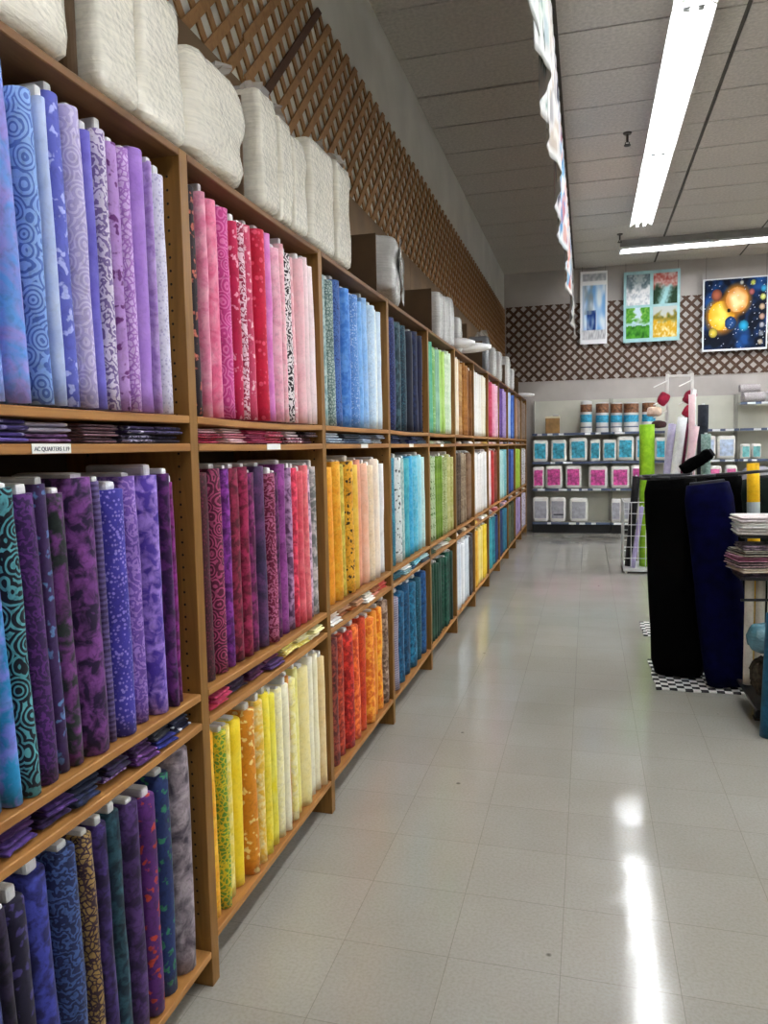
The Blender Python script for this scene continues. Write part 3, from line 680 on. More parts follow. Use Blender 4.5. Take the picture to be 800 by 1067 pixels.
M_wrap = plasticwrap('batting_in_plastic', 'fbf5e4')
M_wrapw = plasticwrap('white_in_plastic', 'ffffff')
M_wrapg = plasticwrap('grey_in_plastic', '8c929c')
def flap(parent, w, d, z, seed, hgt=.10):
    """loose gathered end of the clear bag standing up at the back corner"""
    bm = bmesh.new(); rows = []
    for j in range(7):
        v = j/6; rows.append([bm.verts.new((d*(.48-.75*i/8)*(1-.25*v) + noise.noise(Vector((i*.9+seed, v*3, 2)))*.015,
                                            w*(.12+.36*v) + noise.noise(Vector((i*.8+seed, v*2.5, 0)))*.022,
                                            z - .012 + hgt*v*(1-.35*abs(i/8-.4)) + noise.noise(Vector((i*.9, v*3+seed, 5)))*.016)) for i in range(9)])
    for j in range(6):
        for i in range(8): bm.faces.new((rows[j][i], rows[j][i+1], rows[j+1][i+1], rows[j+1][i]))
    f = obj('plastic_flap', bm, clear_plastic(), parent); f['label'] = 'loose clear plastic flap'
BT = [  # ya, yb, ztop, xdepth, label, material, lean, flap
    (.93, 1.278, 2.66, .30, 'large plastic-wrapped cream batting pack at the photo top left corner', M_wrap, 0, 0),
    (1.362, 1.505, 2.60, .28, 'tall cream batting pack just right of the curled cardboard divider', M_wrap, 0, 0),
    (1.513, 1.698, 2.475, .29, 'cream batting pack with rumpled top left of the nearest post', M_wrap, .0, 1),
    (1.735, 2.06, 2.455, .30, 'wide slumped batting pack with clear flap right of the nearest post', M_wrap, 0, 1),
    (2.135, 2.275, 2.505, .27, 'cream batting pack standing just right of second cardboard divider', M_wrap, 0, 1),
    (2.283, 2.395, 2.49, .27, 'narrow cream batting pack leaning behind the one by second divider', M_wrap, 0, 1),
    (2.40, 2.525, 2.47, .26, 'slim cream batting pack above the pale pink bolts', M_wrap, 0, 0),
    (2.56, 2.83, 2.535, .28, 'square flat-sided cream batting pack above the second post', M_wrap, 0, 1),
    (2.85, 3.03, 2.55, .26, 'cream batting pack above the sage teal bolts', M_wrap, 0, 1),
    (5.0, 5.14, 2.46, .2, 'narrow white wrapped pack, leftmost of three upright above green bolts', M_wrapw, 0, 0),
    (5.2, 5.36, 2.47, .2, 'white wrapped pack, middle of three upright above green bolts', M_wrapw, 0, 0),
    (5.42, 5.58, 2.50, .2, 'white wrapped pack, right of three upright above green bolts', M_wrapw, 0, 0),
    (5.80, 5.95, 2.42, .22, 'short greyish white pack above the tan brown bolts', M_wrapw, 0, 0),
    (7.5, 7.7, 2.51, .2, 'grey wrapped pack standing beside white packs far along the top', M_wrapg, 0, 1),
    (8.05, 8.25, 2.47, .2, 'white wrapped pack next to the grey pack on the far top', M_wrapw, 0, 0),
    (8.62, 8.82, 2.49, .2, 'white wrapped pack, second after the grey pack on the far top', M_wrapw, 0, 0),
    (9.5, 9.75, 2.53, .22, 'white wrapped pack, third after the grey pack on the far top', M_wrapw, 0, 0),
    (10.1, 10.3, 2.44, .2, 'small white wrapped pack, fourth after the grey pack on far top', M_wrapw, 0, 0)]
for i, (a, b, zt, dp, lab, m, le, fl) in enumerate(BT):
    h = zt-ZT
    o = obj('batting_pack', soft_box(dp, (b-a)*.95, h, 12 if i < 9 else 6, 15. if i != 3 else 6., .006 if i != 3 else .012, i*1.7+.3, 8, sag=.16 if i in (3, 2, 0) else 0), m, smooth=True)
    o.location = (-.006-dp/2 + (.012 if i < 9 else 0), (a+b)/2, ZT+.001)
    tag(o, lab, 'batting', 'wrapped battings on the top shelf')
    if fl: 
        flap(o, (b-a), dp, h, i*2.2)
# tilted open bag above the blue bolts
t = obj('batting_pack', soft_box(.26, .34, .30, 9, 7., .014, 40., 8), M_wrapw, smooth=True); t.location = (-.15, 3.90, ZT+.045); t.rotation_euler = (-.2, .05, .15)
tag(t, 'crumpled white batting bag tilted against divider above navy bolts', 'batting', 'wrapped battings on the top shelf')
bm = bmesh.new(); rows = []
for j in range(7):
    v = j/6; rows.append([bm.verts.new((.137+.012*noise.noise(Vector((i*.7, v*3, 3)))-.02*v*v, -.17+.36*(i/8)*(1-.1*v)+.10*v, (.17-.12*(i/8))+v*(.20+.1*(i/8)) + .01*noise.noise(Vector((i*.9, v*2, 8))))) for i in range(9)])
for j in range(6):
    for i in range(8): bm.faces.new((rows[j][i], rows[j][i+1], rows[j+1][i+1], rows[j+1][i]))
f = obj('bag_flap', bm, plain('bag_film', 'c9c8c4', .25, .05, coat=.6), t, smooth=False); f['label'] = 'folded over greyish bag film'
def pillow(label, p, axis_rz, L, r, m, tilt=0.):
    bm = bmesh.new(); rows = []
    for j in range(13):
        u = j/12; rr = r*(math.sin(math.pi*min(max(u, .03), .97))**.42)
        rows.append([bm.verts.new((L*(u-.5), rr*math.cos(a)*(1+.06*noise.noise(Vector((u*6, a, 1)))), r + rr*.8*math.sin(a))) for a in [2*math.pi*i/14 for i in range(14)]])
    for j in range(12):
        for i in range(14): bm.faces.new((rows[j][i], rows[j][(i+1) % 14], rows[j+1][(i+1) % 14], rows[j+1][i]))
    bm.faces.new(rows[0]); bm.faces.new(rows[-1][::-1])
    o = obj('batting_roll', bm, m, smooth=True); o.location = p; o.rotation_euler = (0, tilt, axis_rz); return tag(o, label, 'batting roll', 'soft rolls on the top shelf')
pillow('white plush roll jutting over the shelf above golden brown bolts', (.0, 6.02, ZT+.001), .12, .42, .055, M_wrapw, .0)
pillow('short white rolled pillow jutting out below the greyish white pack', (-.0, 5.68, ZT+.001), .35, .26, .05, M_wrapw, -.0)
pillow('flat white roll at the far end of the shelf top', (-.02, 11.75, ZT+.001), .1, .36, .04, M_wrapw, 0)

# ---------------------------------------------------------------- hanging quilts along the aisle
M_rod = plain('black_rod', '15151a', .4, .1)
t = thing('hanging_rod', 'long black rod under the ceiling carrying the row of quilts', 'rod', (.68, 0, 4.075))
obj('rod', tb((0, 1.2, 0), (0, 12.2, 0), .011, 8), M_rod, t)
for y in (1.5, 3.35, 5.2, 7.6, 9.6, 11.9): obj('hanger_wire', tb((0, y, 0), (0, y, ZC-4.10), .003, 6), M_rod, t)
def quilt_fn(seed, cols, grid):
    def fn(u, v):
        if min(u, 1-u, v, 1-v) < .05: return [int(cols[0][i:i+2], 16)/255*.86 for i in (0, 2, 4)]
        i, j = int(u*grid), int(v*grid)
        a, b = u*grid-i, v*grid-j
        k = (i*7+j*13+int(seed*5)+(1 if (a > b) else 0)*3) % len(cols)
        n = noise.noise(Vector((u*9+seed, v*9, seed)))
        if n > .28: k = (k+1) % len(cols)
        return [int(cols[k][i_:i_+2], 16)/255*.8 for i_ in (0, 2, 4)]
    return fn
QL = [(1.5, 3.22, ['f0f4ee', 'a8c8ac', 'e4ecd8', '5c8468', 'dde8e4'], 'pale green and white quilt hanging nearest on the aisle rod'),
      (3.27, 4.08, ['f2f2ee', '3c5c50', 'dfe8dc', '8ca89c', 'c4d4d8'], 'white quilt with dark green diamonds hanging second on aisle rod'),
      (4.12, 5.05, ['f4f2ee', 'e8e4e0', 'b8b4b4', 'f0e8dc', 'd4c4b4'], 'white and beige patchwork quilt hanging third on the aisle rod'),
      (5.10, 6.28, ['f0f0f2', '34344c', 'e4e4ea', 'b4b8c8', 'f0dce0'], 'white quilt with navy points hanging fourth on the aisle rod'),
      (6.33, 7.58, ['e8f0f4', '58a8d8', 'c87c8c', '4c8cc4', 'e8b4a8'], 'sky blue and coral quilt hanging fifth on the aisle rod'),
      (7.63, 9.1, ['f2ece8', 'd86c5c', 'ecc8b8', '7cb4dc', 'f0e4e0'], 'red and pink patchwork quilt hanging sixth on the aisle rod'),
      (9.15, 10.6, ['eeeef0', '4c84c0', 'a8c4e0', 'dce4ec', 'c4ccd4'], 'blue and white quilt hanging seventh on the aisle rod'),
      (10.65, 12.05, ['e6e4e0', '38342f', 'c8c4bc', '8c8880', 'f2f0ec'], 'black and white quilt hanging farthest on the aisle rod')]
for i, (a, b, cols, lab) in enumerate(QL):
    ph = i*1.9; amp = .022 if i in (1, 2, 3) else .016
    H_ = 1.02 + .03*math.sin(i*2.3)
    wv = lambda u, v, ph=ph, amp=amp: (1-v)*amp*math.sin(u*9+ph) + (1-v)**2*.02*math.sin(u*4+ph*2) + .004*math.sin(u*31+ph) - .02*(1-v)
    t = thing('hanging_quilt', lab, 'quilt', (.73, a, 4.09-H_), 0, 'quilts hanging along the aisle')
    art('cloth', b-a, H_, quilt_fn(i+.5, cols, 5), t, 44, 26, wv, 'Y')
    for u in (.12, .5, .88):
        bm = bmesh.new(); y = (b-a)*u
        polytube(bm, [(.008, y, H_-.03), (.012, y, H_+.004), (-.03, y, H_+.022), (-.064, y, H_+.012), (-.068, y, H_-.004)], .0025, 6)
        obj('hook', bm, M_rod, t)

# ---------------------------------------------------------------- panels hung before the back wall
def h2(c): return [int(c[i:i+2], 16)/255 for i in (0, 2, 4)]
def mixc(a, b, t): t = max(0, min(1, t)); return [x+(y-x)*t for x, y in zip(a, b)]
def nz(u, v, s, o=0.): return noise.noise(Vector((u*s+o, v*s+o*2, o)))
def winter(u, v):
    wht = h2('fafafc')
    if u < .08 or u > .94 or v < .03 or v > .96: return wht
    if v > .80: return mixc(h2('d8d8dc'), h2('a8acb4'), .5+nz(u, v*2, 9, 3.)) if .86 < v else wht
    if v < .2: return mixc(h2('e0e0e2'), h2('9c9ca4'), (nz(u*2, v*1.2, 11, 7.)+.25)) if v > .06 else wht
    if u < .14 or u > .9: return h2('b8c8dc')
    c = mixc(h2('7cb4e8'), h2('e4f0fa'), .55+nz(u, v, 5, 1.)*1.2)
    if v < .46 and abs(u-.42) < .16: c = mixc(c, h2('14347c'), .8+nz(u, v, 8, 2.))
    if v > .4 and u < .5: c = mixc(c, h2('8c98a0'), .5+nz(u, v, 7, 4.))
    return c
def season(which):
    def fn(u, v):
        n = nz(u, v*1.2, 5, which*3.1+.7); m = nz(u, v, 13, which*2.)
        hz = max(0, min(1, (v-.46+n*.2)/.16)); tree = max(0, min(1, (abs(u-.5)-.12+n*.25+m*.12)/.1))
        if which == 0:
            return mixc(mixc(h2('f2f2f2'), h2('b8c0c8'), .2+n+m), mixc(h2('a8b4b8'), h2('5c7078'), tree*.7+m*.6), hz)
        if which == 1:
            return mixc(mixc(h2('a8d8dc'), h2('2c4430'), abs(u-.4-v*.35)*4-.25+m*.4), mixc(h2('e0c4bc'), h2('b85c54'), .45+n+m*.7), hz)
        if which == 2:
            g = mixc(h2('58a834'), h2('286820'), .4+n+m*.6)
            if .42 < v+n*.06 < .52: g = h2('bcdce8')
            return mixc(g, mixc(h2('d4e6f0'), mixc(h2('3c8c28'), h2('84bc50'), .5+m), tree), hz)
        return mixc(mixc(h2('d8a828'), h2('f0e4b8'), .25+n+m), mixc(h2('c8ccc8'), mixc(h2('a48c34'), h2('646c2c'), .5+m), max(0, min(1, (.8-v+n*.3)/.15))), hz)
    return fn
PL = [('yellow', .28, .48, .21, 'e8a818', 'fce870'), ('peach', .53, .70, .18, 'd88c40', 'fce0a8')]
def galaxy(u, v):
    n = nz(u, v, 4, 2.); c = mixc(h2('0a1020'), h2('1c4c8c'), .35+n*1.1+nz(u, v, 11, 5.)*.6)
    for _nm, x, y, r, a, b in PL:
        d = math.hypot(u-x, (v-y))
        if d < r: c = mixc(h2(b), h2(a), (d/r)**1.6+nz(u, v, 9, 8.)*.5)
        elif d < r*1.45: c = mixc(h2('a86818'), c, (d/r-1)/.45)
    for x, y, r, a in ((.20, .78, .085, 'b46448'), (.43, .37, .095, '24508c'), (.64, .32, .08, '28a4d0'), (.15, .24, .07, 'e4c84c'), (.78, .93, .04, 'c8d468'), (.95, .84, .05, '38a0d0'), (.94, .72, .045, 'd8dc78'), (.93, .58, .045, 'd0b490'), (.93, .44, .045, 'c49c84'), (.93, .32, .04, 'b4b4bc'), (.92, .2, .04, '8c9098'), (.91, .08, .04, 'c8b8a0'), (.76, .80, .045, 'b46464'), (.40, .55, .028, '141008'), (.60, .94, .03, 'c8c8c0')):
        d = math.hypot(u-x, v-y)
        if d < r: c = mixc(h2(a), [q*.55 for q in h2(a)], (d/r)**2)
    if nz(u, v, 60, 3.) > .6: c = h2('e8f0fc')
    return c
M_wht = plain('white_fabric_border', 'e6e8ea', .7, .03)
M_aqua = plain('aqua_border', 'a8d4d8', .7, .05)
M_wire = plain('hanging_wire', '55524e', .5, .1)
def wires(t, w, top, z):
    for x in (.03, w-.03): obj('hanging_wire', tb((x, .005, top), (x, .005, z), .0025, 5), M_wire, t)
t = thing('wall_hanging', 'narrow white and blue winter banner hanging left of the four-picture panel', 'banner', (.83, 12.51, 3.01), .05, 'panels hung before the back wall')
art('print', .415, 1.14, winter, t, 30, 70); wires(t, .415, 1.14, ZC-3.01)
t = thing('wall_hanging', 'aqua framed panel of four landscape pictures hanging before the lattice', 'wall panel', (1.49, 12.5, 3.0), 0, 'panels hung before the back wall')
obj('border', bx(0, .83, .004, .014, 0, 1.09, bev=.002), M_aqua, t)
for i, (px, pz) in enumerate(((.04, .57), (.44, .57), (.04, .06), (.44, .06))):
    p = art('picture', .35, .47, season(i), t, 30, 34); p.location = (px, -.001, pz)
    p['label'] = ['snowy tree picture', 'red autumn stream picture', 'green meadow picture', 'golden field picture'][i]
wires(t, .83, 1.09, ZC-3.0)
t = thing('wall_hanging', 'dark planet picture panel with a big yellow sun hanging on the right', 'wall panel', (2.66, 12.5, 2.82), 0, 'panels hung before the back wall')
obj('border', bx(-.012, .90, .004, .014, -.02, 1.07, bev=.002), M_wht, t)
p = art('print', .87, 1.04, galaxy, t, 90, 108); p.location = (.01, 0, .01); wires(t, .9, 1.07, ZC-2.82)
t = thing('wall_hanging', 'white edged panel barely visible at the right photo edge', 'wall panel', (3.58, 12.5, 2.82), 0, 'panels hung before the back wall')
obj('border', bx(0, .9, .004, .014, 0, 1.07, bev=.002), M_wht, t); p = art('print', .82, .98, season(3), t, 30, 34); p.location = (.04, 0, .045); wires(t, .9, 1.07, ZC-2.82)

# ---------------------------------------------------------------- gondola shelving on the back wall
M_gback = plain('gondola_back', 'cccbbe', .6, .04, 3.)
M_gshelf = plain('gondola_shelf', 'a9a79c', .5, .04)
M_kick = plain('black_kick', '0c0c0d', .6, .1)
M_strip = plain('price_rail', '54607c', .4, .05)
M_tagw = plain('price_tag', 'eceef0', .5, .02)
GY = 12.19; GYB = 12.575
def gondola(x0, x1, levels, label, top=2.13):
    t = thing('gondola_shelf', label, 'shelf', (x0, GY, 0), 0, 'store shelving along the back wall')
    w_ = x1-x0; d = GYB-GY
    obj('back_panel', bx(.003, w_-.003, d-.02, d, .03, top), M_gback, t)
    for x in (.0, w_-.03): obj('upright', bx(x+.001, x+.029, d-.05, d-.021, 0, top+.01), M_gshelf, t)
    obj('base_deck', bx(.004, w_-.004, .02, d-.051, .0, .158), M_kick, t)
    for z in levels:
        dd = .0 if z < .3 else .02
        bm = bmesh.new(); box(bm, .004, w_-.004, dd+.004, d-.051, z-.018, z); s = obj('shelf', bm, M_gshelf, t)
        r = obj('price_rail', bx(.004, w_-.004, dd-.004, dd+.0035, z-.036, z+.001), M_strip, s)
        x = R(.04, .1)
        while x < w_-.1:
            tw = R(.05, .16)
            if R(0, 1) < .72: obj('price_tag', bx(x, x+tw, dd-.0065, dd-.0045, z-.034, z-.002), M_tagw, s)
            x += tw + R(.02, .1)
    return t
LV = (1.60, 1.145, .715, .176)
gondola(.09, 1.31, LV, 'grey store shelf section next to the pine shelving corner')
gondola(1.314, 2.53, LV, 'grey store shelf section behind the tall standing rolls')
gondola(2.534, 3.15, (1.61, 1.15, .74, .2), 'grey store shelf section holding white packs above pink ones')
gondola(3.154, 4.37, (2.0, 1.61, 1.15, .74, .2), 'grey store shelf section with high shelf at the right edge')

# packages on it
M_bag = plasticwrap('clear_bag_white', 'eceae4', .3, .5)
M_lab = {'teal': plain('teal_label', '3a9cb4', .35, .3, 22., coat=.5), 'magenta': plain('magenta_label', 'c04a8e', .35, .3, 22., coat=.5), 'grey': plain('grey_label', 'a8a8b0', .35, .12, 14., coat=.5), 'ice': plain('ice_label', 'b4c4dc', .35, .15, 14., coat=.5), 'pink': plain('pink_label', 'd8689c', .35, .15, 14., coat=.5), 'seafoam': plain('seafoam_label', '6cb0b0', .4, .2, 14.)}
M_bar = plain('dark_bar', '2c2c3c', .5, .1)
def bagpack(x0, x1, z, h, colour, label, seed, bar=False, dp=.13, y=None, group='wrapped packs on the back shelves'):
    w_ = x1-x0; y = (GY+.03) if y is None else y
    t = thing('wadding_pack', label, 'package', ((x0+x1)/2, y+dp/2, z+.001), R(-.04, .04), group)
    obj('bag', soft_box(w_*.965, dp, h, 7, 9., .007, seed, 12), M_bag, t, smooth=True)
    # label panel wrapped on the bulging front
    bm = bmesh.new(); nx, nz_ = 6, 5; g = []
    for j in range(nz_+1):
        for i in range(nx+1):
            u, v = i/nx-.5, j/nz_-.5
            bulge = (1-(abs(2*u)*.78)**5)*(1-(abs(2*v)*.74)**5)
            g.append(bm.verts.new((u*w_*.72 + .008*noise.noise(Vector((v*4, seed, 1))), -dp/2 - .009, h*.5 + v*h*.70 + .008*noise.noise(Vector((u*4, seed, 7))))))
    for j in range(nz_):
        for i in range(nx):
            a = j*(nx+1)+i; bm.faces.new((g[a], g[a+1], g[a+nx+2], g[a+nx+1]))
    l = obj('label', bm, M_lab[colour], t, smooth=True); l['label'] = colour + ' printed label'
    if bar: obj('stripe', bx(-w_*.25, w_*.36, -dp/2-.013, -dp/2-.010, h*.28, h*.33), M_bar, l)
for i, (a, b, zt) in enumerate(((.10, .34, 1.49), (.385, .63, 1.49), (.67, .95, 1.515), (.985, 1.15, 1.485), (1.18, 1.395, 1.48), (1.40, 1.655, 1.525), (1.67, 1.9, 1.52), (1.95, 2.2, 1.5))):
    bagpack(a, b, 1.145, zt-1.145, 'teal', 'clear wrapped pack with teal label, %s from left on second back shelf' % ORD[i], i+.4)
for i, (a, b, zt) in enumerate(((.10, .285, 1.065), (.297, .57, 1.08), (.612, .866, 1.08), (.965, 1.262, 1.062), (1.305, 1.593, 1.06), (1.61, 1.85, 1.08))):
    bagpack(a, b, .715, zt-.715, 'magenta', 'clear wrapped pack with magenta label, %s from left on third shelf' % ORD[i], i+11.4)
for i, (a, b, zt) in enumerate(((.09, .358, .57), (.36, .63, .57), (.672, .971, .555), (1.31, 1.475, .54), (1.48, 1.66, .545))):
    bagpack(a+.006, b-.006, .176, zt-.176, 'grey', 'white wrapped pack with grey label, %s from left on bottom back shelf' % ORD[i], i+23., bar=(i == 1))
for i, (a, b) in enumerate(((2.59, 2.835), (2.845, 3.11))):
    bagpack(a, b, 1.15, .35, 'ice', 'white pack with icy blue label, %s of two beside charcoal roll' % ('left', 'right')[i], i+31.)
for i, (a, b) in enumerate(((3.18, 3.31), (3.33, 3.46))):
    bagpack(a, b, 1.15, .22, 'seafoam', 'small seafoam green pack on the right back shelf, %s one' % ('left', 'right')[i], i+37.)
for i, (a, b) in enumerate(((2.68, 2.92), (2.97, 3.14))):
    bagpack(a, b, .74, .31, 'pink', 'pink labelled pack behind the navy bolt, %s of two' % ('left', 'right')[i], i+41.)
M_pic = plain('brown_picture_band', '7a5238', .45, .35, 30.)
M_teal2 = plain('teal_band', '3aa0c4', .4, .2, 30.)
M_whb = plasticwrap('white_roll_wrap', 'e6e4e2', .3, .5)
for i, (x, r, h) in enumerate(((.93, .092, .49), (1.175, .10, .46), (1.39, .092, .45), (1.61, .115, .445), (1.87, .1, .45))):
    t = thing('batting_roll', 'wrapped batting roll with brown and teal bands, %s from left on top shelf' % ORD[i], 'batting roll', (x, GY+.14, 1.601), 0, 'batting rolls on the back shelf')
    if i == 0: hs = (.0, .36, .44, .49)
    bm = bmesh.new(); tube(bm, (0, 0, 0), (0, 0, h), r*.97, 20); tube(bm, (0, 0, h), (0, 0, h+.012), r*.8, 16, r*.5)
    obj('roll', bm, M_whb, t, smooth=False)
    obj('teal_band', tb((0, 0, h*.33), (0, 0, h*.58), r, 20), M_teal2, t, smooth=False)
    obj('picture_band', tb((0, 0, h*.66), (0, 0, h*(.9 if i == 0 else .97)), r, 20), M_pic, t, smooth=False)
    obj('stripe', tb((0, 0, h*.15), (0, 0, h*.19), r*.985, 20), M_strip, t, smooth=False)
t = thing('carton', 'small tan carton with clear lid alone on the top back shelf', 'box', (.41, GY+.13, 1.601))
obj('body', bx(-.11, .11, -.08, .08, 0, .24, bev=.006), plain('tan_card', '9a7444', .6, .15, 9.), t)
obj('lid', bx(-.113, .113, -.083, .083, .241, .268, bev=.006), plain('cream_lid', 'd8cba8', .5, .05), t)
bm = bmesh.new(); box(bm, .0, .1, -.06, .05, .269, .30, bev=.012); l = obj('wrapper', bm, clear_plastic(), t)
M_str = fabric('e8e6e6', '5c3c48', 'stripe')
for i, (x, L_, m) in enumerate(((3.30, .28, M_str), (3.62, .32, M_whb))):
    bm = bmesh.new(); tube(bm, (-.1, -.02, .075), (.2, .05, .075), .075, 14); 
    o = obj('wrapped_roll', bm, m, loc=(x, GY+.13, 2.001)); tag(o, ['white roll with dark stripes lying on the high right shelf', 'plain white wrapped roll lying on the high right shelf'][i], 'roll', 'rolls on the high right shelf')
o = obj('wrapped_roll', tb((-.1, 0, .06), (.18, .03, .06), .06, 14), M_str, loc=(3.26, GY+.14, 2.15)); tag(o, 'second striped white roll stacked on top of high right shelf', 'roll', 'rolls on the high right shelf')
o = obj('wrapped_roll', soft_box(.42, .22, .3, 6, 3, .012, 71., 8), plasticwrap('lilac_grey_wrap', 'a4a2b0', .3, .6), smooth=True, loc=(3.42, GY+.12, .7415)); tag(o, 'lilac grey wrapped bundle on shelf at right photo edge', 'bundle')

# ---------------------------------------------------------------- white wire bin with tall fabric rolls
M_ww = plain('white_wire', 'dcdcdc', .4, .03)
WX0, WX1, WY0, WY1 = 1.34, 2.25, 8.45, 9.05
t = thing('wire_bin', 'white wire bin on the floor holding the tall fabric rolls', 'bin', (WX0, WY0, 0))
w_, d_ = WX1-WX0, WY1-WY0
obj('tray', bx(-.0, w_, 0, d_, .02, .045, bev=.005), M_ww, t)
def grid(a, b, h, nv, nh):
    bm = bmesh.new(); a = Vector(a); b = Vector(b)
    for i in range(nv+1): p = a.lerp(b, i/nv); tube(bm, p, p+Vector((0, 0, h)), .0035, 6)
    for j in range(nh+1): z = Vector((0, 0, h*j/nh)); tube(bm, a+z, b+z, .0045 if j in (0, nh) else .0035, 6)
    return bm
HB = .78
for nm, a, b, nv in (('front_grid', (0, 0, .046), (w_, 0, .046), 12), ('back_grid', (0, d_, .046), (w_, d_, .046), 12), ('side_grid', (0, 0, .046), (0, d_, .046), 7), ('side_grid', (w_, 0, .046), (w_, d_, .046), 7)):
    obj(nm, grid(a, b, HB-.046, nv, 6), M_ww, t)
for x in (.03, w_-.03):
    for y in (.03, d_-.03): obj('foot', tb((x, y, 0), (x, y, .02), .014, 8), M_ww, t)
def roll(label, base, top, r, c1, c2, pat='p', core=True, mat=None, name='fabric_roll', cat='fabric roll', group='tall fabric rolls standing in the wire bin'):
    base = Vector(base); top = Vector(top); d = top-base; L_ = d.length
    base.z += r*1.04*math.hypot(d.x, d.y)/L_ + .001
    bm = bmesh.new(); rows = []; n = 18
    for j in range(9):
        v = j/8
        rows.append([bm.verts.new(((r*(1+.02*noise.noise(Vector((a, v*4, L_*3)))+.012*(a/6.28))*math.cos(a)), r*(1+.02*noise.noise(Vector((a, v*4, L_*3))))*math.sin(a), v*L_)) for a in [2*math.pi*i/n for i in range(n)]])
    for j in range(8):
        for i in range(n): bm.faces.new((rows[j][i], rows[j][(i+1) % n], rows[j+1][(i+1) % n], rows[j+1][i]))
    bm.faces.new(rows[0][::-1]); bm.faces.new(rows[-1])
    o = obj(name, bm, mat or fabric(c1, c2, PAT[pat][0]), smooth=True); o.location = base
    o.rotation_mode = 'QUATERNION'; o.rotation_quaternion = Vector((0, 0, 1)).rotation_difference(d)
    tag(o, label, cat, group)
    if core:
        bm = bmesh.new(); nn = 14
        for (ra, rb) in ((r*.3, r*.22),):
            A = [[bm.verts.new((q*math.cos(2*math.pi*i/nn), q*math.sin(2*math.pi*i/nn), z)) for i in range(nn)] for q, z in ((ra, L_-.01), (ra, L_+.015), (rb, L_+.015), (rb, L_-.01))]
            for k in range(4):
                for i in range(nn): bm.faces.new((A[k][i], A[k][(i+1) % nn], A[(k+1) % 4][(i+1) % nn], A[(k+1) % 4][i]))
        obj('core_tube', bm, M_core, o)
    return o
zb = .047
roll('lime green roll standing upright at left of the wire bin', (1.60, 8.72, zb), (1.585, 8.72, 1.62), .08, '8cc41c', 'a0d42c', 'p', False)
roll('thin black roll leaning at the left end of the wire bin', (1.40, 8.66, zb), (1.475, 8.64, 1.05), .04, '141416', '1e1e22', 'p')
roll('thin lilac roll leaning low in the wire bin', (1.44, 8.56, zb), (1.53, 8.56, .72), .026, 'a89cc8', 'b8acd4', 'p')
roll('pale lilac roll leaning behind the white roll', (1.72, 8.86, zb), (1.87, 8.92, 1.62), .042, 'b8aed0', 'c8c0da', 'p')
roll('white roll leaning right beside the lilac roll', (1.76, 8.62, zb), (1.945, 8.66, 1.68), .05, 'e0e2e4', 'eceeee', 'p')
roll('burgundy roll leaning between white and pink rolls', (1.86, 8.86, zb), (1.99, 8.80, 1.62), .04, '5c1030', '741840', 'p')
roll('pale pink roll leaning beside the tall pink roll', (1.84, 8.55, zb), (2.06, 8.52, 1.58), .04, 'e4c0c8', 'eed0d4', 'p')
roll('tall pale pink roll standing upright behind black bolt', (2.06, 8.67, zb), (2.035, 8.67, 1.93), .032, 'ecc8cc', 'f2d8da', 'p')
roll('tall white roll standing behind the pale pink roll', (2.09, 8.95, zb), (2.09, 8.97, 2.0), .03, 'e8e6e4', 'f0eeec', 'p')
roll('charcoal roll standing right of the pink rolls', (2.17, 8.80, zb), (2.17, 8.80, 1.82), .055, '1a1e28', '2a303c', 'p')
roll('grey green plush roll below the charcoal roll at right', (2.19, 8.58, zb), (2.17, 8.58, 1.50), .05, '6c8880', '8aa49c', 'o')

# white pronged display rack behind the bin
M_rack = plain('rack_white', 'e2e0dc', .4, .03)
RX, RYk = 1.86, 9.62
t = thing('display_rack', 'tall white pronged rack holding burgundy rolls behind wire bin', 'rack', (RX, RYk, 0))
for x in (0, .28): obj('upright', bx(x, x+.035, 0, .035, .0, 2.24, bev=.004), M_rack, t)
obj('base', bx(-.1, .42, -.35, .2, 0, .04, bev=.006), M_rack, t)
for z in (.5, 1.2, 2.2): obj('crossbar', bx(.036, .279, .005, .03, z, z+.03, bev=.003), M_rack, t)
for x in (.017, .297):
    for z in (1.66, 1.80, 1.95, 2.16): obj('prong', tb((x, .001, z), (x-.17, -.2, z-.085), .007, 8), M_rack, t)
for i, (x, z, c1, lab) in enumerate(((1.80, 1.99, '8c1434', 'burgundy fabric roll on upper left prongs of the white rack'), (2.09, 2.0, '8c1434', 'burgundy fabric roll on upper right prongs of the white rack'), (2.09, 1.835, 'a01830', 'deep red fabric roll on the middle right prongs of white rack'))):
    o = obj('ribbon_roll', soft_box(.12, .12, .15, 5, 4.2, .01, i+80., 9), fabric(c1, 'b42444', 'plain'), smooth=True, loc=(x-.02, RYk-.13, z-.12)); o.rotation_euler = (0, .55, 0); tag(o, lab, 'fabric roll', 'small rolls on the white rack')
for i, (x, z, c1, c2, lab) in enumerate(((1.72, 1.78, 'd8b8a0', 'e8d0bc', 'peach fabric bundle on the left prongs of white rack'), (1.78, 1.64, '3c2426', '543436', 'dark brown bundle below the peach one on the rack'), (2.07, 1.66, '28282c', '3c3c42', 'black bundle lowest on right prongs of white rack'))):
    o = obj('fabric_bundle', soft_box(.17, .15, .1 if i else .12, 5, 2.8, .012, i+90., 8), fabric(c1, c2, 'marble'), smooth=True, loc=(x, RYk-.13, z-.05)); tag(o, lab, 'fabric bundle', 'small rolls on the white rack')

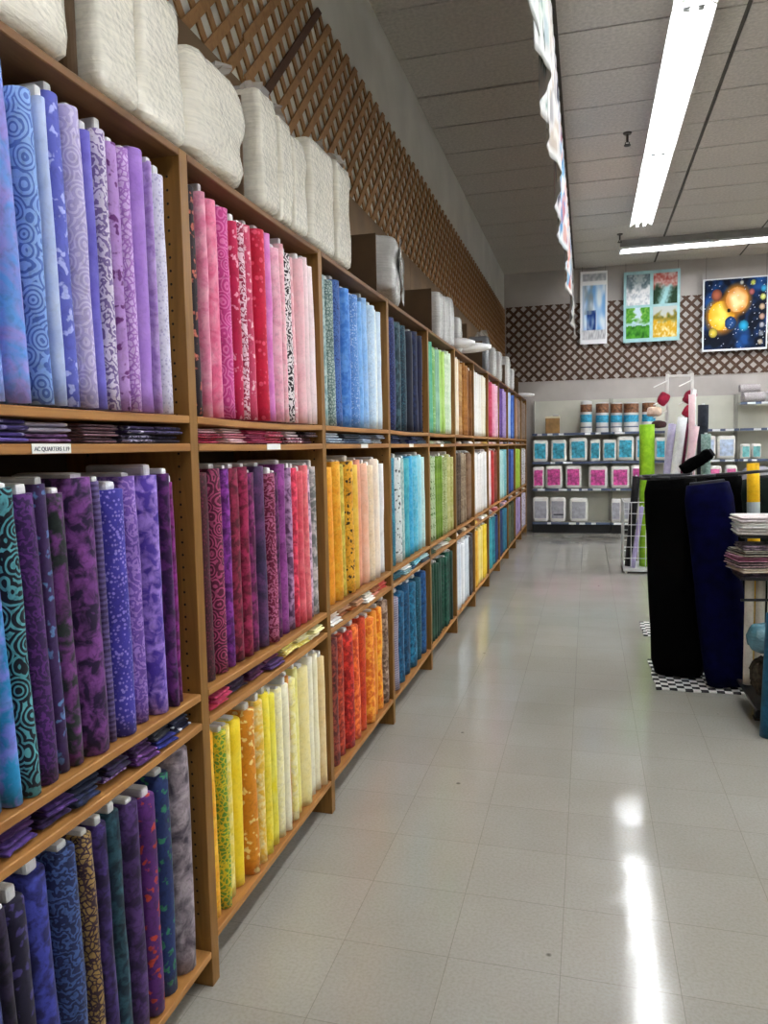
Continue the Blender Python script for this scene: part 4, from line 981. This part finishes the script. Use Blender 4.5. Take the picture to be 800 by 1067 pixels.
# ---------------------------------------------------------------- black and navy bolts on gingham covered platforms
def gingham():
    m, nt, b = base_mat('gingham_cloth'); tc = N(nt, 'ShaderNodeTexCoord'); ck = N(nt, 'ShaderNodeTexChecker')
    mp = N(nt, 'ShaderNodeMapping'); mp.inputs['Location'].default_value = (.013, .011, .009)
    nt.links.new(tc.outputs['Object'], mp.inputs[0]); nt.links.new(mp.outputs[0], ck.inputs['Vector'])
    ck.inputs['Scale'].default_value = 1/.042; ck.inputs['Color1'].default_value = (*lin('e6e4e0'), 1); ck.inputs['Color2'].default_value = (*lin('111114'), 1)
    nt.links.new(ck.outputs[0], b.inputs['Base Color']); b.inputs['Roughness'].default_value = .8; return m
M_ging = gingham()
def mat_cloth(label, x0, x1, y0, y1):
    bm = bmesh.new(); nx, ny = 40, 26; g = []
    for sd in (1, 0):
        for j in range(ny+1):
            for i in range(nx+1):
                u, v = i/nx, j/ny; e = .004*noise.noise(Vector((u*9+x0, v*6+y0, 1)))
                ex = .012*noise.noise(Vector((v*7, y0, 2)))*(u < .01) ; ey = .012*noise.noise(Vector((u*9, y0, 5)))*(v < .01)
                g.append(bm.verts.new((u*(x1-x0)+ex, v*(y1-y0)+ey, (.0065+abs(e)) if sd else .0008)))
    o1 = (nx+1)*(ny+1)
    for j in range(ny):
        for i in range(nx):
            a = j*(nx+1)+i
            bm.faces.new((g[a], g[a+1], g[a+nx+2], g[a+nx+1])); bm.faces.new((g[o1+a], g[o1+a+nx+1], g[o1+a+nx+2], g[o1+a+1]))
    ring = list(range(nx+1)) + [j*(nx+1)+nx for j in range(1, ny+1)] + [ny*(nx+1)+i for i in range(nx-1, -1, -1)] + [j*(nx+1) for j in range(ny-1, 0, -1)]
    for k in range(len(ring)):
        a, b = ring[k], ring[(k+1) % len(ring)]; bm.faces.new((g[a], g[o1+a], g[o1+b], g[b]))
    return tag(obj('gingham_cloth', bm, M_ging, loc=(x0, y0, 0)), label, 'cloth', 'gingham cloths on the floor')
mat_cloth('black and white gingham cloth on the floor under the dark bolts', 1.345, 2.35, 4.44, 5.06)
mat_cloth('gingham cloth corner poking out behind the black bolt', 1.36, 2.3, 5.68, 6.12)
M_felt_k = plain('black_felt', '020202', .9, .2, 20., spec=.06)
M_felt_n = plain('navy_felt', '02042c', .85, .2, 20., spec=.08)
M_felt_g = plain('dark_green_felt', '0c1a16', .8, .2, 20., spec=.2)
def wide_bolt(label, base, w_, d, h, lean_x, lean_y, m, rz=0., power=3.4):
    bm = soft_box(w_, d, h, 10, power, .004, base[0]*9, 6)
    for v in bm.verts:      # square ends, round section
        v.co.z = v.co.z
    rows = bmesh.new(); n = 28; prev = None; lay = []
    for j in range(15):
        v = j/14; k = 1 - .12*(1 if j in (0, 14) else 0)
        lay.append([rows.verts.new((w_/2*k*math.copysign(abs(math.cos(a))**.62, math.cos(a)) + .006*noise.noise(Vector((a*2, v*5, base[0]))), d/2*k*math.copysign(abs(math.sin(a))**.75, math.sin(a)) + .006*noise.noise(Vector((a*2, v*5, 9))), v*h)) for a in [2*math.pi*i/n for i in range(n)]])
    for j in range(14):
        for i in range(n): rows.faces.new((lay[j][i], lay[j][(i+1) % n], lay[j+1][(i+1) % n], lay[j+1][i]))
    rows.faces.new(lay[0][::-1]); rows.faces.new(lay[-1]); bm.free()
    o = obj('wide_fabric_bolt', rows, m, smooth=True); o.location = base; o.rotation_euler = (lean_y, lean_x, rz)
    tag(o, label, 'fabric bolt', 'wide dark bolts on the gingham cloth')
    bm = bmesh.new(); box(bm, -w_*.36, w_*.36, -.012, .012, h-.006, h+.016, bev=.005); obj('core_board', bm, plain('dark_core', '23232b', .6, .1), o)
    return o
wide_bolt('wide black fabric bolt standing at left end of the gingham cloth', (1.495, 4.735, .020), .31, .19, 1.195, -.05, 0, M_felt_k, -.3)
wide_bolt('wide navy bolt leaning in front at the gingham cloth edge', (1.745, 4.55, .026), .255, .15, 1.165, -.115, 0, M_felt_n)
wide_bolt('dark green bolt standing right of the navy bolt', (2.09, 4.84, .028), .25, .15, 1.18, -.11, 0, M_felt_g)
wide_bolt('black bolt standing behind the dark green bolt', (1.80, 5.0, .016), .24, .09, 1.19, -.03, 0, M_felt_k)
# black guard rail around the bolts
t = thing('guard_rail', 'thin black rail hoop holding the standing dark bolts', 'rail', (1.28, 4.36, 0))
bm = bmesh.new(); pts = [(.30, .66, 1.215), (.1, .62, 1.215), (-.01, .5, 1.215), (-.02, .2, 1.215), (.02, .10, 1.218), (.12, .055, 1.222), (.35, .03, 1.238), (.62, .03, 1.26), (.72, .06, 1.268), (.76, .16, 1.268), (.78, .74, 1.26)]
polytube(bm, pts, .009, 8); obj('hoop', bm, M_rod, t, smooth=True)
for p in ((.30, .66), (.78, .74)):
    obj('support_post', tb((p[0], p[1], .0115), (p[0], p[1], 1.26 if p[0] else 1.215), .012, 8), M_rod, t, smooth=True)
o = wide_bolt('black bolt lying tilted across the top of the dark bolts', (1.50, 4.78, 1.25), .07, .06, .19, 1.0, 0, M_felt_k); 
# gingham platform at back: bolts carried there
roll('bright yellow roll with white lower end behind the guard rail', (1.915, 4.70, .012), (1.875, 4.70, 1.29), .034, 'f0b808', 'f8c818', 'p', False, group='single rolls beside the dark bolts')
bpy.data.objects['fabric_roll'].name = 'fabric_roll'
yel = [o for o in COL.objects if o.get('label', '').startswith('bright yellow roll')][0]
obj('paper_band', tb((0, 0, .88), (0, 0, 1.055), .0355, 16), plain('pale_band', 'c4d0d4', .5, .05), yel)
wide_bolt('black bolt standing on the rear gingham cloth', (1.66, 5.92, .018), .3, .2, 1.14, .02, 0, M_felt_k)
wide_bolt('dark grey bolt beside the black one on rear cloth', (2.0, 5.92, .018), .26, .2, 1.1, .02, 0, plain('grey_felt', '1c1e22', .8, .2, 20., spec=.2))

# ---------------------------------------------------------------- display stand cut by the right edge of the photo
M_blk = plain('black_metal', '101012', .45, .1)
SX0, SX1, SY0, SY1 = 1.735, 2.5, 4.17, 4.38
t = thing('display_stand', 'black metal stand with folded fabrics at the right photo edge', 'stand', (SX0, SY0, 0))
for x in (.37, SX1-SX0):
    for y in (.0, .21): obj('leg', bx(x-.012, x+.012, y-.012, y+.012, 0, 1.0, bev=.002), M_blk, t)
for z in (.70, .92): obj('shelf', bx(-.012, SX1-SX0+.012, -.012, .222, z, z+.016, bev=.002), M_blk, t)
obj('crossbar', tb((-.012, -.03, .60), (SX1-SX0, -.03, .63), .007, 8), M_blk, t)
obj('tray', bx(.02, SX1-SX0+.012, -.30, .20, .10, .114, bev=.003), M_blk, t)
obj('foot', bx(.05, .085, -.13, -.09, .0121, .0995, bev=.003), M_blk, t)
obj('foot_plate', bx(.045, .10, -.135, -.075, 0, .012, bev=.004), plain('brown_foot', '3a3026', .6, .1), t)
cols = [('2c2430', '5c4858', 'o', 'dark plum'), ('e0d4c0', 'b89c80', 't', 'cream striped'), ('241c20', 'a88c8c', 't', 'black striped'), ('8c4864', 'd0a0b0', 't', 'rose striped'), ('d8d0c0', '403830', 't', 'beige and black striped'), ('3c2c3c', '94808c', 'o', 'dark mauve')]
z = .717
for i, (c1, c2, p, nm) in enumerate(cols):
    h = R(.022, .03)
    o = obj('folded_fabric', folded(.34, .22, h, i+3.), fabric(c1, c2, PAT[p][0]), smooth=True); o.location = (SX0+.155+R(-.02, .01), SY0-.03, z); o.rotation_euler = (0, 0, -math.pi/2+.1+R(-.16, .16)); z += h+.001
    tag(o, '%s folded fabric, %s from bottom in the right edge stack' % (nm, ORD[i]), 'folded fabric', 'folded fabric on the right stand')
z = .937
for i, (c1, c2, nm) in enumerate((('d8d0cc', 'ece6e4', 'pinkish white'), ('e8e4e2', 'f4f2f0', 'plain white'), ('dccfd0', 'efe2e2', 'blush white'))):
    h = .032
    o = obj('folded_fabric', folded(.36, .22, h, i+13.), fabric(c1, c2, 'marble'), smooth=True); o.location = (SX0+.165+R(-.02, .02), SY0-.03, z); o.rotation_euler = (0, 0, -math.pi/2+.1+R(-.16, .16)); z += h+.001
    tag(o, '%s folded fabric on top tier of right edge stand, %s from bottom' % (nm, ORD[i]), 'folded fabric', 'folded fabric on the right stand')
for i, x in enumerate((1.79, 1.845, 1.905)):
    roll('cream roll standing under the stack at right edge, %s from left' % ORD[i], (x+.0, 4.27+.01*i, .116), (x-.0, 4.275+.01*i, .685), .0235, 'd8d0c0', 'e4ddd0', 'p', False, group='cream rolls below the stand')
M_satin = plasticwrap('teal_satin', '3c7484', .25, .6)
o = obj('fabric_bundle', soft_box(.3, .22, .15, 8, 2.6, .02, 55., 7), M_satin, smooth=True, loc=(1.885, 4.0, .36)); tag(o, 'shiny teal satin bundle lying on brown plush at right edge', 'fabric bundle')
o = obj('fabric_bundle', soft_box(.3, .24, .215, 9, 3., .03, 66., 14), plain('brown_plush', '3a342c', .95, .45, 40., bump=1., bscale=90., spec=.1), smooth=True, loc=(1.905, 4.01, .1155)); tag(o, 'dark brown plush bundle on the low tray at right edge', 'fabric bundle')
roll('teal blue roll standing nearest at the right photo edge', (1.80, 3.82, .002), (1.815, 3.82, .60), .04, '14506c', '1c6484', 'p', False, group='single rolls beside the dark bolts')
